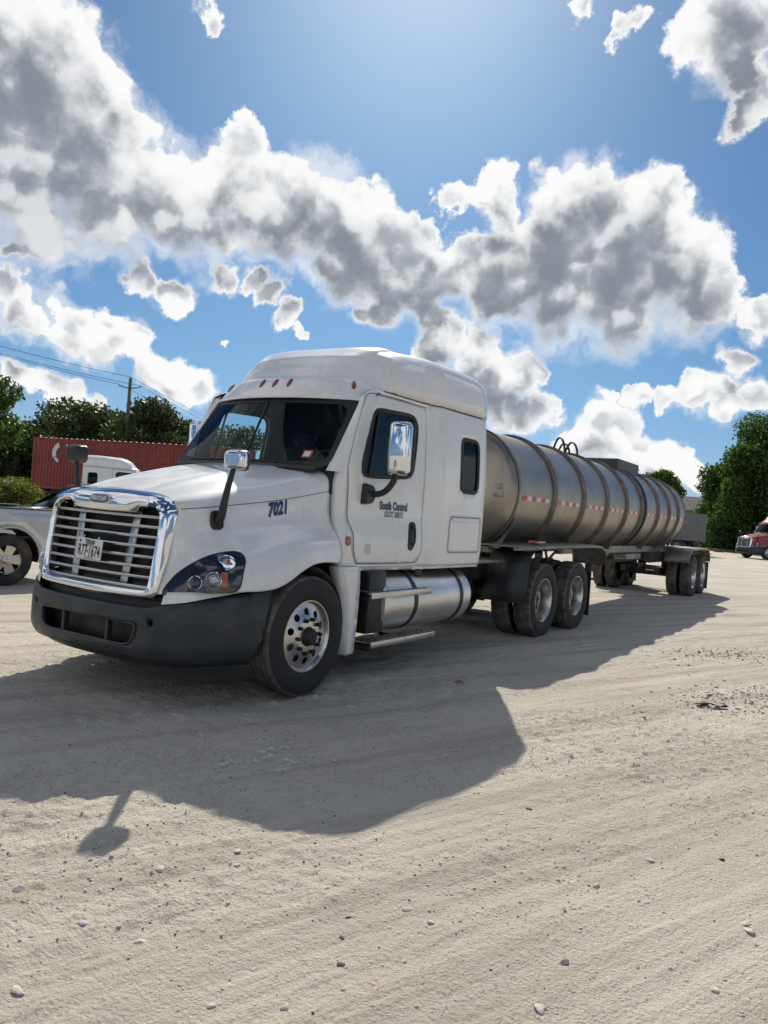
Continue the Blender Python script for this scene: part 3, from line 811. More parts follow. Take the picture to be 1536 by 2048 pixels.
    half = [(s, z) for s, z in half_top]+[(s_at_y(-.62), .885)]+[(s_at_y(y), z) for y, z in sE]+[(s_at_y(-.85), .325), (1.0, .345), (.6, .345), (.3, .345), (0, .345)]
    outer = np.array(half+[(-s, z) for s, z in reversed(half[1:-1])])
    op = fillet([(-.58,.612),(-.54,.47),(-.46,.445),(.46,.445),(.54,.47),(.58,.612)], [.04,.05,.05,.05,.05,.04])
    cr = lambda cx, cz, r: np.array([(cx+r*math.cos(a), cz+r*math.sin(a)) for a in np.linspace(0, 2*math.pi, 16, endpoint=False)])
    bp = mapped('bumper', outer, [op, cr(.70, .635, .028), cr(-.70, .635, .028)], 0.045, bump_pt(0.0), [M_PLASTIC, M_CHASSIS], T, smooth=60)
    solid(bp, 0.03, in_mat=1, off=-1.0)
    bm = bmesh.new(); bm.from_mesh(bp.data); bmesh.ops.recalc_face_normals(bm, faces=bm.faces)
    if sum(f.normal.y for f in bm.faces) > 0: bmesh.ops.reverse_faces(bm, faces=bm.faces)
    bm.to_mesh(bp.data); bm.free()
    mapped('intake_recess', offset_loop(op, 0.05), [], 0.1, bump_pt(-0.12), M_CHASSIS, bp)
    edge = [bump_pt(0.002)(a, b) for a, b in op]+[bump_pt(0.002)(*op[0])]
    MB().tube(edge, 0.010, 6, cap=False).obj('intake_rim', M_PLASTIC, bp)
    for sx in (-0.27, 0.27):
        P0, P1 = Vector(bump_pt(-0.035)(sx, .44)), Vector(bump_pt(-0.035)(sx, .615))
        MB().box((P0+P1)/2, (0.03, 0.05, 0.18), bevel=0.008).obj('intake_divider', M_PLASTIC, bp)
    for sx in (-.70, .70):
        P0 = Vector(bump_pt(-0.06)(sx, .635)); MB().lathe([(0, .0), (0, .034), (0.05, .034)], 14, 'y', P0).obj('tow_hole', M_CHASSIS, bp)
    # lower valance and black gap panel under the grille
    val = [(s_at_y(-.70), .37), (s_at_y(-.72), .315), (.9, .30), (.5, .285), (0, .285)]
    vo = np.array([(0, .37), (.8, .37)]+val+[(-s, z) for s, z in reversed(val[:-1])]+[(-.8, .37)])
    mapped('air_dam', vo, [], 0.08, bump_pt(-0.045), M_BLACK, bp)
    gp = np.array([(0,.70),(.5,.70),(.80,.71),(.80,.86),(.70,.90),(0,.90),(-.70,.90),(-.80,.86),(-.80,.71),(-.5,.70)])
    mapped('grille_gap', gp, [], 0.1, lambda s, z: bump_pt(-0.10)(s, z), M_BLACK, bp)
    # pale trim strip between lamp and bumper
    for s in (1, -1):
        st = [(.765, .775), (.95, .802), (1.15, .842), (s_at_y(-.62), .893), (s_at_y(-.47), .913), (s_at_y(-.62), .905), (1.15, .888), (.95, .868), (.775, .850)]
        mapped('trim_strip', np.array([(a*s, b) for a, b in st]), [], 0.05, bump_pt(-0.012), M_WHITE, T)
    # ---- wheel-arch liners and skirts behind the front wheels
    for s in (1, -1):
        mb = MB(); vs, fs = [], []
        A = np.radians(np.linspace(-12, 192, 24))
        for a in A:
            for x in (0.38, 1.10): vs.append((s*x, 0.02+0.575*math.cos(a), 0.52+0.545*math.sin(a)))
        fs = [(2*i, 2*i+1, 2*i+3, 2*i+2) for i in range(len(A)-1)]
        o = obj('arch_liner', vs, fs, M_CHASSIS, T); solid(o, 0.008)
        sk = [(.500,1.055),(.775,1.055),(.785,.80),(.780,.50),(.770,.255),(.655,.250),(.640,.45),(.615,.65),(.575,.85)]
        o = mapped('skirt', np.array(sk), [], 0.06, lambda y, z: (s*(1.125+0.012*math.sin((z-.25)*3)), y, z), M_WHITE, T, flip=s < 0)
        fr = [(.500,1.055),(.575,.85),(.615,.65),(.640,.45),(.655,.250)]
        vs = []
        for y, z in fr:
            vs += [(s*(1.125+0.012*math.sin((z-.25)*3)), y, z), (s*1.0, y-0.03, z)]
        o2 = obj('skirt_edge', vs, [(2*i, 2*i+1, 2*i+3, 2*i+2) for i in range(4)], M_WHITE, o); solid(o2, 0.004); solid(o, 0.006)
    # ---- cab sides, doors, windows
    door_o = DOOR
    cab_o = np.array([(.52,1.035),(.525,1.30),(.515,1.5),(.50,1.80),(.52,1.905),(.598,1.95),(.60,2.0),(.675,2.25),(.785,2.51),(.85,2.655),(.93,2.70),(1.05,2.742),(3.28,2.742),(3.28,1.03),(1.9,1.03),(.80,1.035)])
    hole_d = offset_loop(DOOR, 0.008)
    swin = fillet([(2.605,1.85),(3.02,1.85),(3.02,2.45),(2.605,2.45)], 0.11, 6)
    bag = fillet([(2.43,1.175),(3.14,1.175),(3.14,1.565),(2.43,1.565)], [.05,.05,.02,.10], 5)
    cab = mapped('cab_side', cab_o, [hole_d, swin, offset_loop(bag, 0.004)], 0.06, side(), [M_WHITE, M_INTERIOR], T)
    solid(cab, 0.022, in_mat=1); mirror_x(cab, T)
    bg = mapped('luggage_door', bag, [], 0.07, side(0.001), [M_WHITE, M_INTERIOR], cab); solid(bg, 0.02, in_mat=1)
    sk = [(1.0, z) for z in (0,)]
    # return flange of the cab side behind the hood
    for s in (1, -1):
        vs = []
        for y, z in [(.52,1.035),(.525,1.30),(.52,1.4),(.515,1.5),(.50,1.80),(.51,1.86),(.52,1.905),(.56,1.935)]: vs += [(s*(S(y, z)-.001), y+.001, z), (s*(S(y, z)-.03), y-.008, z), (s*(S(y, z)-.20), y+.03, z)]
        o = obj('cowl_flange', vs, [(3*i+j, 3*i+j+1, 3*i+j+4, 3*i+j+3) for i in range(7) for j in range(2)], M_WHITE, T); solid(o, .006, off=0)
    lb = offset_loop(bag, 0.002); MB().tube([side(-0.003)(a_, b_) for a_, b_ in list(resample(lb, .05))+[lb[0]]], 0.0045, 5, cap=False).obj('luggage_gap_line', M_RUBBER, cab)  # black tube laid into the luggage door gap in place of its shade
    dr = mapped('door', door_o, [WIN], 0.05, side(0.002), [M_WHITE, M_INTERIOR], T); solid(dr, 0.03, in_mat=1)
    dr2 = mirror_x(dr, T)
    sl = np.array([(.80,1.064),(1.85,1.062),(1.96,1.03),(3.27,1.025),(3.26,1.005),(1.8,1.0),(.82,1.005)])
    o = mapped('sill', sl, [], 0.08, side(-0.006), M_WHITE, T); solid(o, 0.02); mirror_x(o, T)
    for s, dd in ((1, dr), (-1, dr2)):
        gl = mapped('window_glass', offset_loop(WIN, 0.01), [], 0.09, side(-0.012, s), G_SIDE, dd, flip=s < 0)
        o = mapped('window_seal', offset_loop(WIN, 0.012), [offset_loop(WIN, -0.028)], 0.04, side(0.004, s), M_RUBBER, dd, flip=s < 0); solid(o, 0.02)
        a, b = (0.945, 1.895), (1.085, 2.53)
        MB().tube([side(0.002, s)(a[0]+(b[0]-a[0])*t, a[1]+(b[1]-a[1])*t) for t in np.linspace(0, 1, 8)], 0.013, 6).obj('window_bar', M_RUBBER, dd)
        lp = offset_loop(DOOR, 0.004); MB().tube([side(-0.004, s)(a_, b_) for a_, b_ in list(resample(lp, .05))+[lp[0]]], 0.0055, 5, cap=False).obj('door_gap_line', M_RUBBER, T)  # added black tube darkens the lit gap around the door, like shade
        sg = mapped('sleeper_window', offset_loop(swin, 0.005), [], 0.09, side(-0.010, s), G_DARK, T, flip=s < 0)
        o = mapped('window_seal', offset_loop(swin, 0.012), [offset_loop(swin, -0.032)], 0.04, side(0.006, s), M_RUBBER, sg, flip=s < 0); solid(o, 0.022)
        # door handle recess and grip
        hn = loop_smooth([(1.70,1.47),(1.765,1.487),(1.815,1.46),(1.81,1.34),(1.775,1.235),(1.715,1.195),(1.665,1.22),(1.66,1.30),(1.675,1.40)], 4)
        h = mapped('door_handle', hn, [], 0.03, side(0.007, s), M_BLACK, dd, flip=s < 0); solid(h, 0.012)
        MB().tube([side(0.004, s)(1.735, 1.245), side(0.035, s)(1.738, 1.28), side(0.035, s)(1.748, 1.41), side(0.004, s)(1.752, 1.45)], 0.011, 8).obj('grip', M_BLACK, h)
        # grab moulding above the door
        P = [side(0.012, s)(1.0+0.95*t, 2.712-0.012*t) for t in np.linspace(0, 1, 10)]
        MB().tube(P, 0.012, 6).obj('drip_rail', M_WHITE, T)
    # A-pillars
    for s in (1, -1):
        zs = np.linspace(1.90, 2.64, 14); vs, fs = [], []
        for z in zs:
            xw = np.interp(z, [1.90, 2.3, 2.55, 2.64], [.962, .945, .925, .912]); w = Vector((xw, WY(xw, z)-0.004, z))
            ye = float(np.interp(z, [1.90, 1.95, 2.0, 2.25, 2.51, 2.655], [.56, .60, .605, .68, .79, .855])); e = Vector((S(ye, z)+0.001, ye+.004, z))
            for t in np.linspace(0, 1, 6):
                p = w.lerp(e, t); b = 0.018*math.sin(math.pi*t); vs.append((s*(p.x+b*0.7), p.y-b*0.7, p.z))
        fs = [(i*6+j, i*6+j+1, (i+1)*6+j+1, (i+1)*6+j) for i in range(len(zs)-1) for j in range(5)]
        obj('windshield_pillar', vs, fs, M_WHITE, T, smooth=60)
    # windshield, gasket, dividing bar, wipers
    wo = fillet([(-.968,1.925),(-.5,1.90),(0,1.885),(.5,1.90),(.968,1.925),(.918,2.625),(.4,2.615),(0,2.612),(-.4,2.615),(-.918,2.625)], [.10,0,0,0,.10,.13,0,0,0,.13], 7)
    ws = mapped('windshield', wo, [], 0.08, lambda x, z: (x, WY(x, z), z), G_WIND, T, flip=False)
    wi = fillet([(-.912,1.985),(-.5,1.965),(0,1.955),(.5,1.965),(.912,1.985),(.866,2.545),(.4,2.55),(0,2.55),(-.4,2.55),(-.866,2.545)], [.08,0,0,0,.08,.12,0,0,0,.12], 7)
    o = mapped('windshield_seal', offset_loop(wo, 0.004), [wi], 0.05, lambda x, z: (x, WY(x, z)-0.005, z), M_RUBBER, ws)
    MB().tube([(0, WY(0, z)-0.003, z) for z in np.linspace(1.93, 2.58, 8)], 0.012, 6).obj('dividing_bar', M_RUBBER, ws)
    for s in (1, -1):
        P = [Vector((s*(0.72-0.62*t), WY(0.72-0.62*t, 1.955)-0.03, 1.955+0.01*t)) for t in np.linspace(0, 1, 9)]
        o = MB().tube(P, 0.009, 5).obj('wiper', M_BLACK, ws)
        MB().tube([(s*.42, WY(.42, 1.92)-0.05, 1.93), (s*.40, WY(.40, 1.955)-0.035, 1.965)], 0.008, 5).obj('wiper_arm', M_BLACK, o)
    MB().tube([(x, WY(x, 1.93)-0.05, 1.915-0.02*abs(x)**2) for x in np.linspace(-.88, .88, 15)], 0.03, 6).obj('cowl', M_BLACK, T)
    if decals:
        px0 = side  # inspection sticker inside the driver's corner of the glass
        for (h, mt, nm, off) in ((0.036, M_STICKER, 'windshield_sticker', 0.006), (0.024, M_PLATE, 'sticker_face', 0.010)):
            q = fillet([(.695-h*1.35,2.045-h),(.695+h*1.35,2.045-h),(.695+h*1.35,2.045+h),(.695-h*1.35,2.045+h)], 0.006)
            mapped(nm, q, [], 0.05, lambda x, z: (x, WY(x, z)-off, z), mt, ws)
    # ---- roof cap
    ss_ = np.concatenate([np.linspace(.60, .96, 19), np.linspace(.98, 2.1, 40), np.linspace(2.15, 3.29, 18)]); TH = np.linspace(0, math.pi, 91)
    vs, fs = [], []
    zt = np.interp(ss_, ROOF_S, ROOF_Z)
    kern = np.array([.12, .76, .12]); zt[1:-1] = np.convolve(zt, kern, 'valid')
    for s_, z1 in zip(ss_, zt):
        zb = float(np.interp(s_, [.6, .85, 1.05, 1.2], [2.60, 2.61, 2.70, 2.735]))
        a = float(np.interp(s_, [.6, .9, 1.1, 1.4, 3.1, 3.29], [.925, .955, .985, S(1.4, 2.735)+.012, S(3.0, 2.735)+.012, S(3.0, 2.735)-.03]))
        if 1.4 < s_ < 3.1: a = S(min(s_, 3.05), 2.735)+0.012
        b = 0.30*(1-sstep(s_, 0.85, 1.5)); n = 4.2; h = max(0.004, z1-zb)
        for t in TH:
            c, sn = math.cos(t), math.sin(t)
            x = a*math.copysign(abs(c)**(2/n), c); z = zb+h*abs(sn)**(2/n)
            # shallow raised pan on top of the cap
            pan = 0.028*sstep(0.76-abs(x), 0.0, 0.045)*sstep(s_, 0.96, 1.04)*(1-sstep(s_, 1.75-0.35*abs(x), 2.0-0.35*abs(x)))
            vs.append((x, s_+b*x*x, z+pan*abs(sn)))
    m = len(TH)
    fs = [(i*m+j, i*m+j+1, (i+1)*m+j+1, (i+1)*m+j) for i in range(len(ss_)-1) for j in range(m-1)]
    k = len(vs); vs.append((0, 3.29, 2.735)); last = (len(ss_)-1)*m
    fs += [(last+j, last+j+1, k) for j in range(m-1)]
    roof = obj('roof', vs, fs, [M_WHITE, M_INTERIOR], T, smooth=50)
    bm = bmesh.new(); bm.from_mesh(roof.data); bmesh.ops.recalc_face_normals(bm, faces=bm.faces); bm.to_mesh(roof.data); bm.free()
    solid(roof, 0.015, in_mat=1)
    for s in (1, -1):   # dark joint below the cap
        P = [(s*(S(max(y, .9), 2.735)+0.006), y, zz) for y, zz in [(1.02,2.655),(1.08,2.70),(1.16,2.727)]+[(y, 2.733) for y in np.linspace(1.3, 3.25, 12)]]
        MB().tube(P, 0.006, 5).obj('roof_joint', M_RUBBER, roof)
    bvr = BVHTree.FromPolygons([Vector(v) for v in vs], [tuple(f) for f in fs])
    for x in (-.80, -.175, 0, .175, .80):
        r = bvr.ray_cast(Vector((x, -1, 2.755)), Vector((0, 1, 0))); p, nn = r[0], r[1]
        if nn.y > 0: nn = -nn
        mb = MB(); mb.lathe([(0, 0.030), (0.008, 0.028), (0.016, 0.018), (0.019, 0.0)], 14, 'z')
        R = rot_to(nn); mb.v = [tuple(R @ Vector((c[0]*0.75, c[1]*2.0, c[2]))+p) for c in mb.v]
        mb.obj('marker_lamp', M_DARKAMBER, roof)
    # rear wall, floor, cab interior
    zz = np.linspace(1.03, 2.735, 14)
    vs = [(sg*S(3.25, z), 3.265, z) for z in zz for sg in (-1, 1)]
    o = obj('sleeper_back', vs, [(2*i, 2*i+1, 2*i+3, 2*i+2) for i in range(13)], [M_WHITE, M_INTERIOR], T); solid(o, 0.02, off=0)
    MB().span((-1.02, .50, 1.03), (1.02, 3.24, 1.06)).obj('cab_floor', M_CHASSIS, T)
    MB().span((-0.86, .42, 1.08), (0.86, .47, 1.88)).obj('firewall', M_INTERIOR, T)
    MB().span((-1.0, 2.02, 1.10), (1.0, 2.05, 3.05)).obj('sleeper_curtain', M_INTERIOR, T)
    mb = MB(); prof = [(.46,1.70),(.85,1.62),(.92,1.80),(.86,1.90),(.62,1.935),(.46,1.90)]
    mb.prism(prof, lambda y, z: (-0.95, y, z), lambda y, z: (0.95, y, z)).obj('dashboard', M_INTERIOR, T)
    for s in (1, -1):
        st = MB().box((s*.55, 1.55, 1.42), (.52, .52, .16), bevel=.05).obj('seat', M_SEAT, T)
        MB().box((s*.55, 1.84, 1.85), (.50, .16, .78), rot=Matrix.Rotation(math.radians(-8), 3, 'X'), bevel=.06).obj('backrest', M_SEAT, st)
        MB().box((s*.55, 1.90, 2.30), (.28, .10, .2), bevel=.04).obj('headrest', M_SEAT, st)
        MB().span((s*.55-.2, 1.4, 1.06), (s*.55+.2, 1.7, 1.34), bevel=.02).obj('pedestal', M_INTERIOR, st)
    C0 = Vector((.55, 1.02, 1.93)); R = Matrix.Rotation(math.radians(-55), 3, 'X')
    ringp = [C0+R @ Vector((.225*math.cos(a), .225*math.sin(a), 0)) for a in np.linspace(0, 2*math.pi, 29)]
    mb = MB().tube(ringp, .016, 6, cap=False)
    for a in (0, 2.1, 4.2): mb.tube([C0, C0+R @ Vector((.22*math.cos(a), .22*math.sin(a), 0))], .012, 5)
    mb.tube([C0, C0+Vector((0, -.25, -.22))], .03, 8); mb.obj('steering_wheel', M_INTERIOR, T)
    # ---- hood mirrors
    for s in (1, -1):
        p, nn = hood_yz(-.78, 1.41); base = Vector((p.x, p.y, p.z)); n2 = nn
        mb = MB(); R = rot_to(n2)
        ov = [(0.06*math.copysign(abs(math.cos(a))**.6, math.cos(a)), 0.085*math.copysign(abs(math.sin(a))**.6, math.sin(a))) for a in np.linspace(0, 2*math.pi, 20, endpoint=False)]
        mb.prism(ov, lambda a, b: R @ Vector((a*.8, b*.85, .035))+base, lambda a, b: R @ Vector((a, b, -.03))+base)
        o = 0.01
        arm = [base+Vector((.02, 0, -.01)), base+Vector((.065, -.01, .05)), base+Vector((.10, -.01, .22)), base+Vector((.15, .0, .42))]
        mb.tube(spl(np.array([tuple(a) for a in arm]), 14), [.040-.0016*i for i in range(14)], 10)
        mb.v = [(x*s, y, z) for x, y, z in mb.v]
        hm = mb.obj('hood_mirror', M_BLACK, T)
        hc = base+Vector((.165, .0, .475)); RR = Matrix.Rotation(math.radians(18 if s > 0 else -10), 3, 'Z')
        pod = fillet([(-.088,-.078),(.088,-.078),(.088,.078),(-.088,.078)], .050, 6)
        def podmesh(layers):
            m_ = MB(); n_ = len(pod); vs_ = [(x_*k_, yy_, z_*k_) for yy_, k_ in layers for x_, z_ in pod]
            fs_ = [(i_*n_+j_, i_*n_+(j_+1) % n_, (i_+1)*n_+(j_+1) % n_, (i_+1)*n_+j_) for i_ in range(len(layers)-1) for j_ in range(n_)]
            fs_ += [tuple(range(n_)), tuple(range((len(layers)-1)*n_, len(layers)*n_))]
            m_.add(vs_, fs_); m_.v = [tuple(RR @ Vector(c)+hc) for c in m_.v]; m_.v = [(x*s, y, z) for x, y, z in m_.v]; return m_
        podmesh([(-.062, .62), (-.055, .80), (-.042, .91), (-.02, .98), (.012, 1.0)]).obj('mirror_shell', M_CHROME if s > 0 else M_BLACK, hm, smooth=50)
        podmesh([(.0125, 1.0), (.018, 1.03), (.052, 1.03), (.060, .98)]).obj('mirror_rim', M_BLACK, hm, smooth=50)
        hd = MB().box((0, .061, 0), (.15, .003, .12)); hd.v = [tuple(RR @ Vector(c)+hc) for c in hd.v]; hd.v = [(x*s, y, z) for x, y, z in hd.v]
        hd.obj('mirror_glass', M_MIRRORGLASS, hm)
    # ---- door mirrors
    for s in (1, -1):
        by_, bz_ = 0.905, 1.725
        bx_ = S(by_, bz_)
        bo = fillet([(-.075,-.10),(.04,-.10),(.10,-.055),(.10,.05),(.05,.10),(-.065,.10)], .025)
        mb = MB().prism([tuple(p) for p in bo], lambda a, b: (bx_+.06, by_+a*.8, bz_+b*.85), lambda a, b: (bx_-.005, by_+a, bz_+b))
        arm = spl(np.array([(bx_+.04, by_+.05, bz_), (bx_+.14, by_+.10, bz_+.03), (bx_+(.22 if s > 0 else .28), by_+.13, bz_+.14), (bx_+(.25 if s > 0 else .315), by_+.13, bz_+.26)]), 12)
        mb.tube(arm, .030, 8); mb.v = [(x*s, y, z) for x, y, z in mb.v]
        dm = mb.obj('door_mirror', M_BLACK, T)
        hc = Vector((bx_+(.265 if s > 0 else .33), by_+.14, bz_+.445)); RR = Matrix.Rotation(math.radians(12), 3, 'Z')
        for (c, sz, bev, mt, nm) in (((0, -.02, 0), (.225, .14, .50), .055, M_CHROME, 'mirror_shell'), ((0, .055, 0), (.23, .05, .505), .02, M_BLACK, 'mirror_rim'), ((0, .082, .06), (.18, .003, .32), 0, M_MIRRORGLASS, 'mirror_glass'), ((0, .082, -.16), (.17, .003, .10), 0, M_MIRRORGLASS, 'convex_glass')):
            hd = MB().box(c, sz, bevel=bev, seg=4); hd.v = [tuple(RR @ Vector(q)+hc) for q in hd.v]; hd.v = [(x*s, y, z) for x, y, z in hd.v]
            hd.obj(nm, mt, dm)
    # side marker on the cowl panel
    for s in (1, -1):
        y0, z0 = 0.60, 1.285
        mb = MB(); mb.lathe([(0, .046), (.010, .044), (.016, .03), (.018, 0)], 20, 'x'); mb.v = [(s*(S(y0, z0)+c[0]), y0+c[1], z0+c[2]) for c in mb.v]
        mb.obj('side_marker', M_AMBER, T)
    if decals:
        def decal(txt, yc, zc, size, bold, wid, nm, mt=M_DECAL, shear=0, rot=0.0, sp=1.0):
            V, F = text_mesh(txt, size, bold, wid, shear, sp); c_, s_ = math.cos(rot), math.sin(rot)
            W = []
            for a, b in V:
                y, z = yc+a*c_-b*s_, zc+a*s_+b*c_
                W.append((S(y, z)+0.006, y, z))
            return obj(nm, W, F, mt, dr, smooth=0)
        ya, za = side_px(754, 1013); yb, zb = side_px(818, 1014)
        decal('South Central', (ya+yb)/2, (za+zb)/2, 0.108, 0.0066, 0.84*(yb-ya)/0.60, 'company_name')
        ya, za = side_px(765, 1030); yb, zb = side_px(808, 1030)
        decal('USDOT 3088325', (ya+yb)/2, (za+zb)/2, 0.082, 0.0008, 0.66*(yb-ya)/0.43, 'registration_number')
        # fleet number on the hood side
        V, F = text_mesh('7021', 0.148, 0.0085, 0.68, 0.12, 1.06)
        W = []
        for a, b in V:
            y = -0.16+a; z = 1.530+b+a*0.19
            p, nn = hood_yz(y, z); W.append(p+nn*0.005)
        obj('fleet_number', [tuple(p) for p in W], F, M_DECAL, hood, smooth=0)
        cr2 = [(0.965+0.055*math.cos(a), 1.21+0.055*math.sin(a)) for a in np.linspace(0, 2*math.pi, 20, endpoint=False)]
        mapped('faded_sticker', np.array(cr2), [], 0.05, side(0.005), M_SCUFF, dr)
    # ---- fuel tanks, steps
    for s in (1, -1):
        prof = [(1.22, 0.0), (1.22, .24), (1.235, .285), (1.27, .305), (1.30, .31), (2.98, .31), (3.02, .305), (3.05, .28), (3.06, .24), (3.06, 0.0)]
        ft = MB().lathe(prof, 48, 'y', (s*.855, 0, .675)).obj('fuel_tank', M_TANK_ALU, T, smooth=40)
        for y in (1.78, 2.78):
            MB().lathe([(y-.03, .312), (y-.03, .318), (y+.03, .318), (y+.03, .312)], 48, 'y', (s*.855, 0, .675)).obj('tank_strap', M_BLACK, ft)
        MB().lathe([(0, .05), (.06, .05), (.065, .03), (.065, 0)], 16, 'z', (s*1.02, 1.98, .93)).obj('filler_cap', M_CHASSIS, ft)
        MB().span((s*.50, 1.0, .40), (s*1.10, 1.30, 1.0), bevel=.03).obj('battery_box', M_BLACK, T)
        for (z, y0, y1) in ((.80, .90, 2.02), (.335, .95, 2.15)):
            st = MB().span((s*1.00, y0, z-.012), (s*1.195, y1, z+.012), bevel=.004).span((s*1.185, y0, z-.045), (s*1.20, y1, z+.0135), bevel=.003)
            st = st.obj('step', M_ALU, T)
            mb = MB()
            for i in range(int((y1-y0)/.055)):
                for j in range(3):
                    mb.box((s*(1.03+.06*j), y0+.035+.055*i+.02*(j % 2), z+.013), (.035, .016, .006), rot=.5 if (i+j) % 2 else -.5)
            o_ = mb.obj('tread_plate', M_DULL_ALU, st); o_['kind'] = 'stuff'
            for y in (y0+.08, y0+.75):
                MB().span((s*.80, y-.02, z-.06), (s*1.12, y+.02, z-.012)).obj('bracket', M_CHASSIS, st)
            MB().span((s*1.02, y0-.02, z-.075), (s*1.19, y0+.03, z-.02), bevel=.008).obj('step_end', M_BLACK, st)
        MB().tube([(s*1.09, 1.72, .79), (s*.98, 1.60, .60)], .018, 6).obj('step_brace', M_CHASSIS, T)
    # ---- frame, axles, fifth wheel, quarter fenders, mud flaps
    fr = MB()
    for s in (1, -1): fr.span((s*.40, -.95, .74), (s*.47, 7.35, 1.0))
    for y in (-.6, 1.0, 3.4, 4.6, 5.85, 7.2): fr.span((-.42, y-.06, .78), (.42, y+.06, .96))
    fr.obj('frame', M_CHASSIS, T)
    MB().span((-.36, -.45, .62), (.36, 1.4, 1.10), bevel=.08).obj('engine', M_CHASSIS, T)
    MB().tube([(-1.0, 0, .50), (1.0, 0, .50)], .06, 8).obj('front_axle', M_CHASSIS, T)
    for y in (Y_D1, Y_D1+1.32):
        mb = MB().tube([(-1.0, y, .51), (1.0, y, .51)], .075, 10); mb.lathe([(-.16, .05), (-.10, .19), (.06, .21), (.16, .10)], 18, 'y', (0, y, .52))
        mb.obj('drive_axle', M_CHASSIS, T)
        for s in (1, -1): MB().lathe([(0, .0), (0, .13), (.2, .13), (.2, 0)], 14, 'z', (s*.43, y+.35, .55)).obj('air_spring', M_BLACK, T)
    mb = MB().lathe([(0, 0), (0, .46), (.05, .46), (.05, 0)], 28, 'z', (0, 5.9, 1.06)); mb.span((-.4, 5.6, 1.0), (.4, 6.2, 1.07)); mb.obj('fifth_wheel', M_CHASSIS, T)
    for s in (1, -1):
        pr = [(4.42, .50), (4.50, .75), (4.53, 1.00), (4.545, 1.03), (4.60, 1.12), (4.70, 1.18)]
        vs = [(s*x, y, z) for y, z in pr for x in (.62, 1.215)]
        o = obj('quarter_fender', vs, [(2*i, 2*i+1, 2*i+3, 2*i+2) for i in range(5)], M_PLASTIC, T, smooth=50); solid(o, .012)
        for x in np.linspace(.70, 1.16, 5): MB().lathe([(0, .012), (.012, .010), (.014, 0)], 8, 'y', (s*x, 4.52, .985)).obj('rivet', M_DULL_ALU, o)
        MB().span((s*.62, 7.12, .16), (s*1.20, 7.135, .86)).obj('mud_flap', M_BLACK, T)
        MB().span((s*.42, 7.09, .84), (s*1.20, 7.12, .90)).obj('flap_hanger', M_CHASSIS, T)
        MB().tube([(s*.45, 5.9, .98), (s*.62, 5.55, 1.10), (s*1.0, 5.50, 1.16)], .02, 6).obj('fender_bracket', M_CHASSIS, T)
        MB().tube([(s*1.0, 5.62, 1.18), (s*.95, 5.84, 1.02), (s*1.0, 6.06, 1.18)], .02, 6).obj('fender_bracket', M_CHASSIS, T)
    MB().span((-.3, 3.5, .55), (.55, 4.3, .95), bevel=.1).obj('air_tank', M_CHASSIS, T)
    MB().span((-.95, 3.30, 1.02), (.95, 4.3, 1.06)).obj('deck_plate', M_DULL_ALU, T)
    for x, c in ((-.25, .6), (-.12, .75), (.02, .9)):
        P = spl(np.array([(x, 3.30, 1.75), (x+.05, 3.55, 1.45), (x+.1, 4.0, 1.50-.1*c), (x+.06, 4.35, 1.62)]), 16)
        MB().tube(P, .014, 6).obj('air_line', M_BLACK, T)
    # ---- wheels
    for s in (1, -1):
        make_wheel(T, 'front', s, 0, .494, 1.065)
        make_wheel(T, 'drive', s, Y_D1, .505, 1.085)
        make_wheel(T, 'drive', s, Y_D1+1.32, .505, 1.085)
    return T
Y_D1 = 5.177
TRUCK = build_tractor()
tag(TRUCK, 'large white sleeper-cab truck tractor with chrome grille in the foreground, numbered 7021', 'truck')

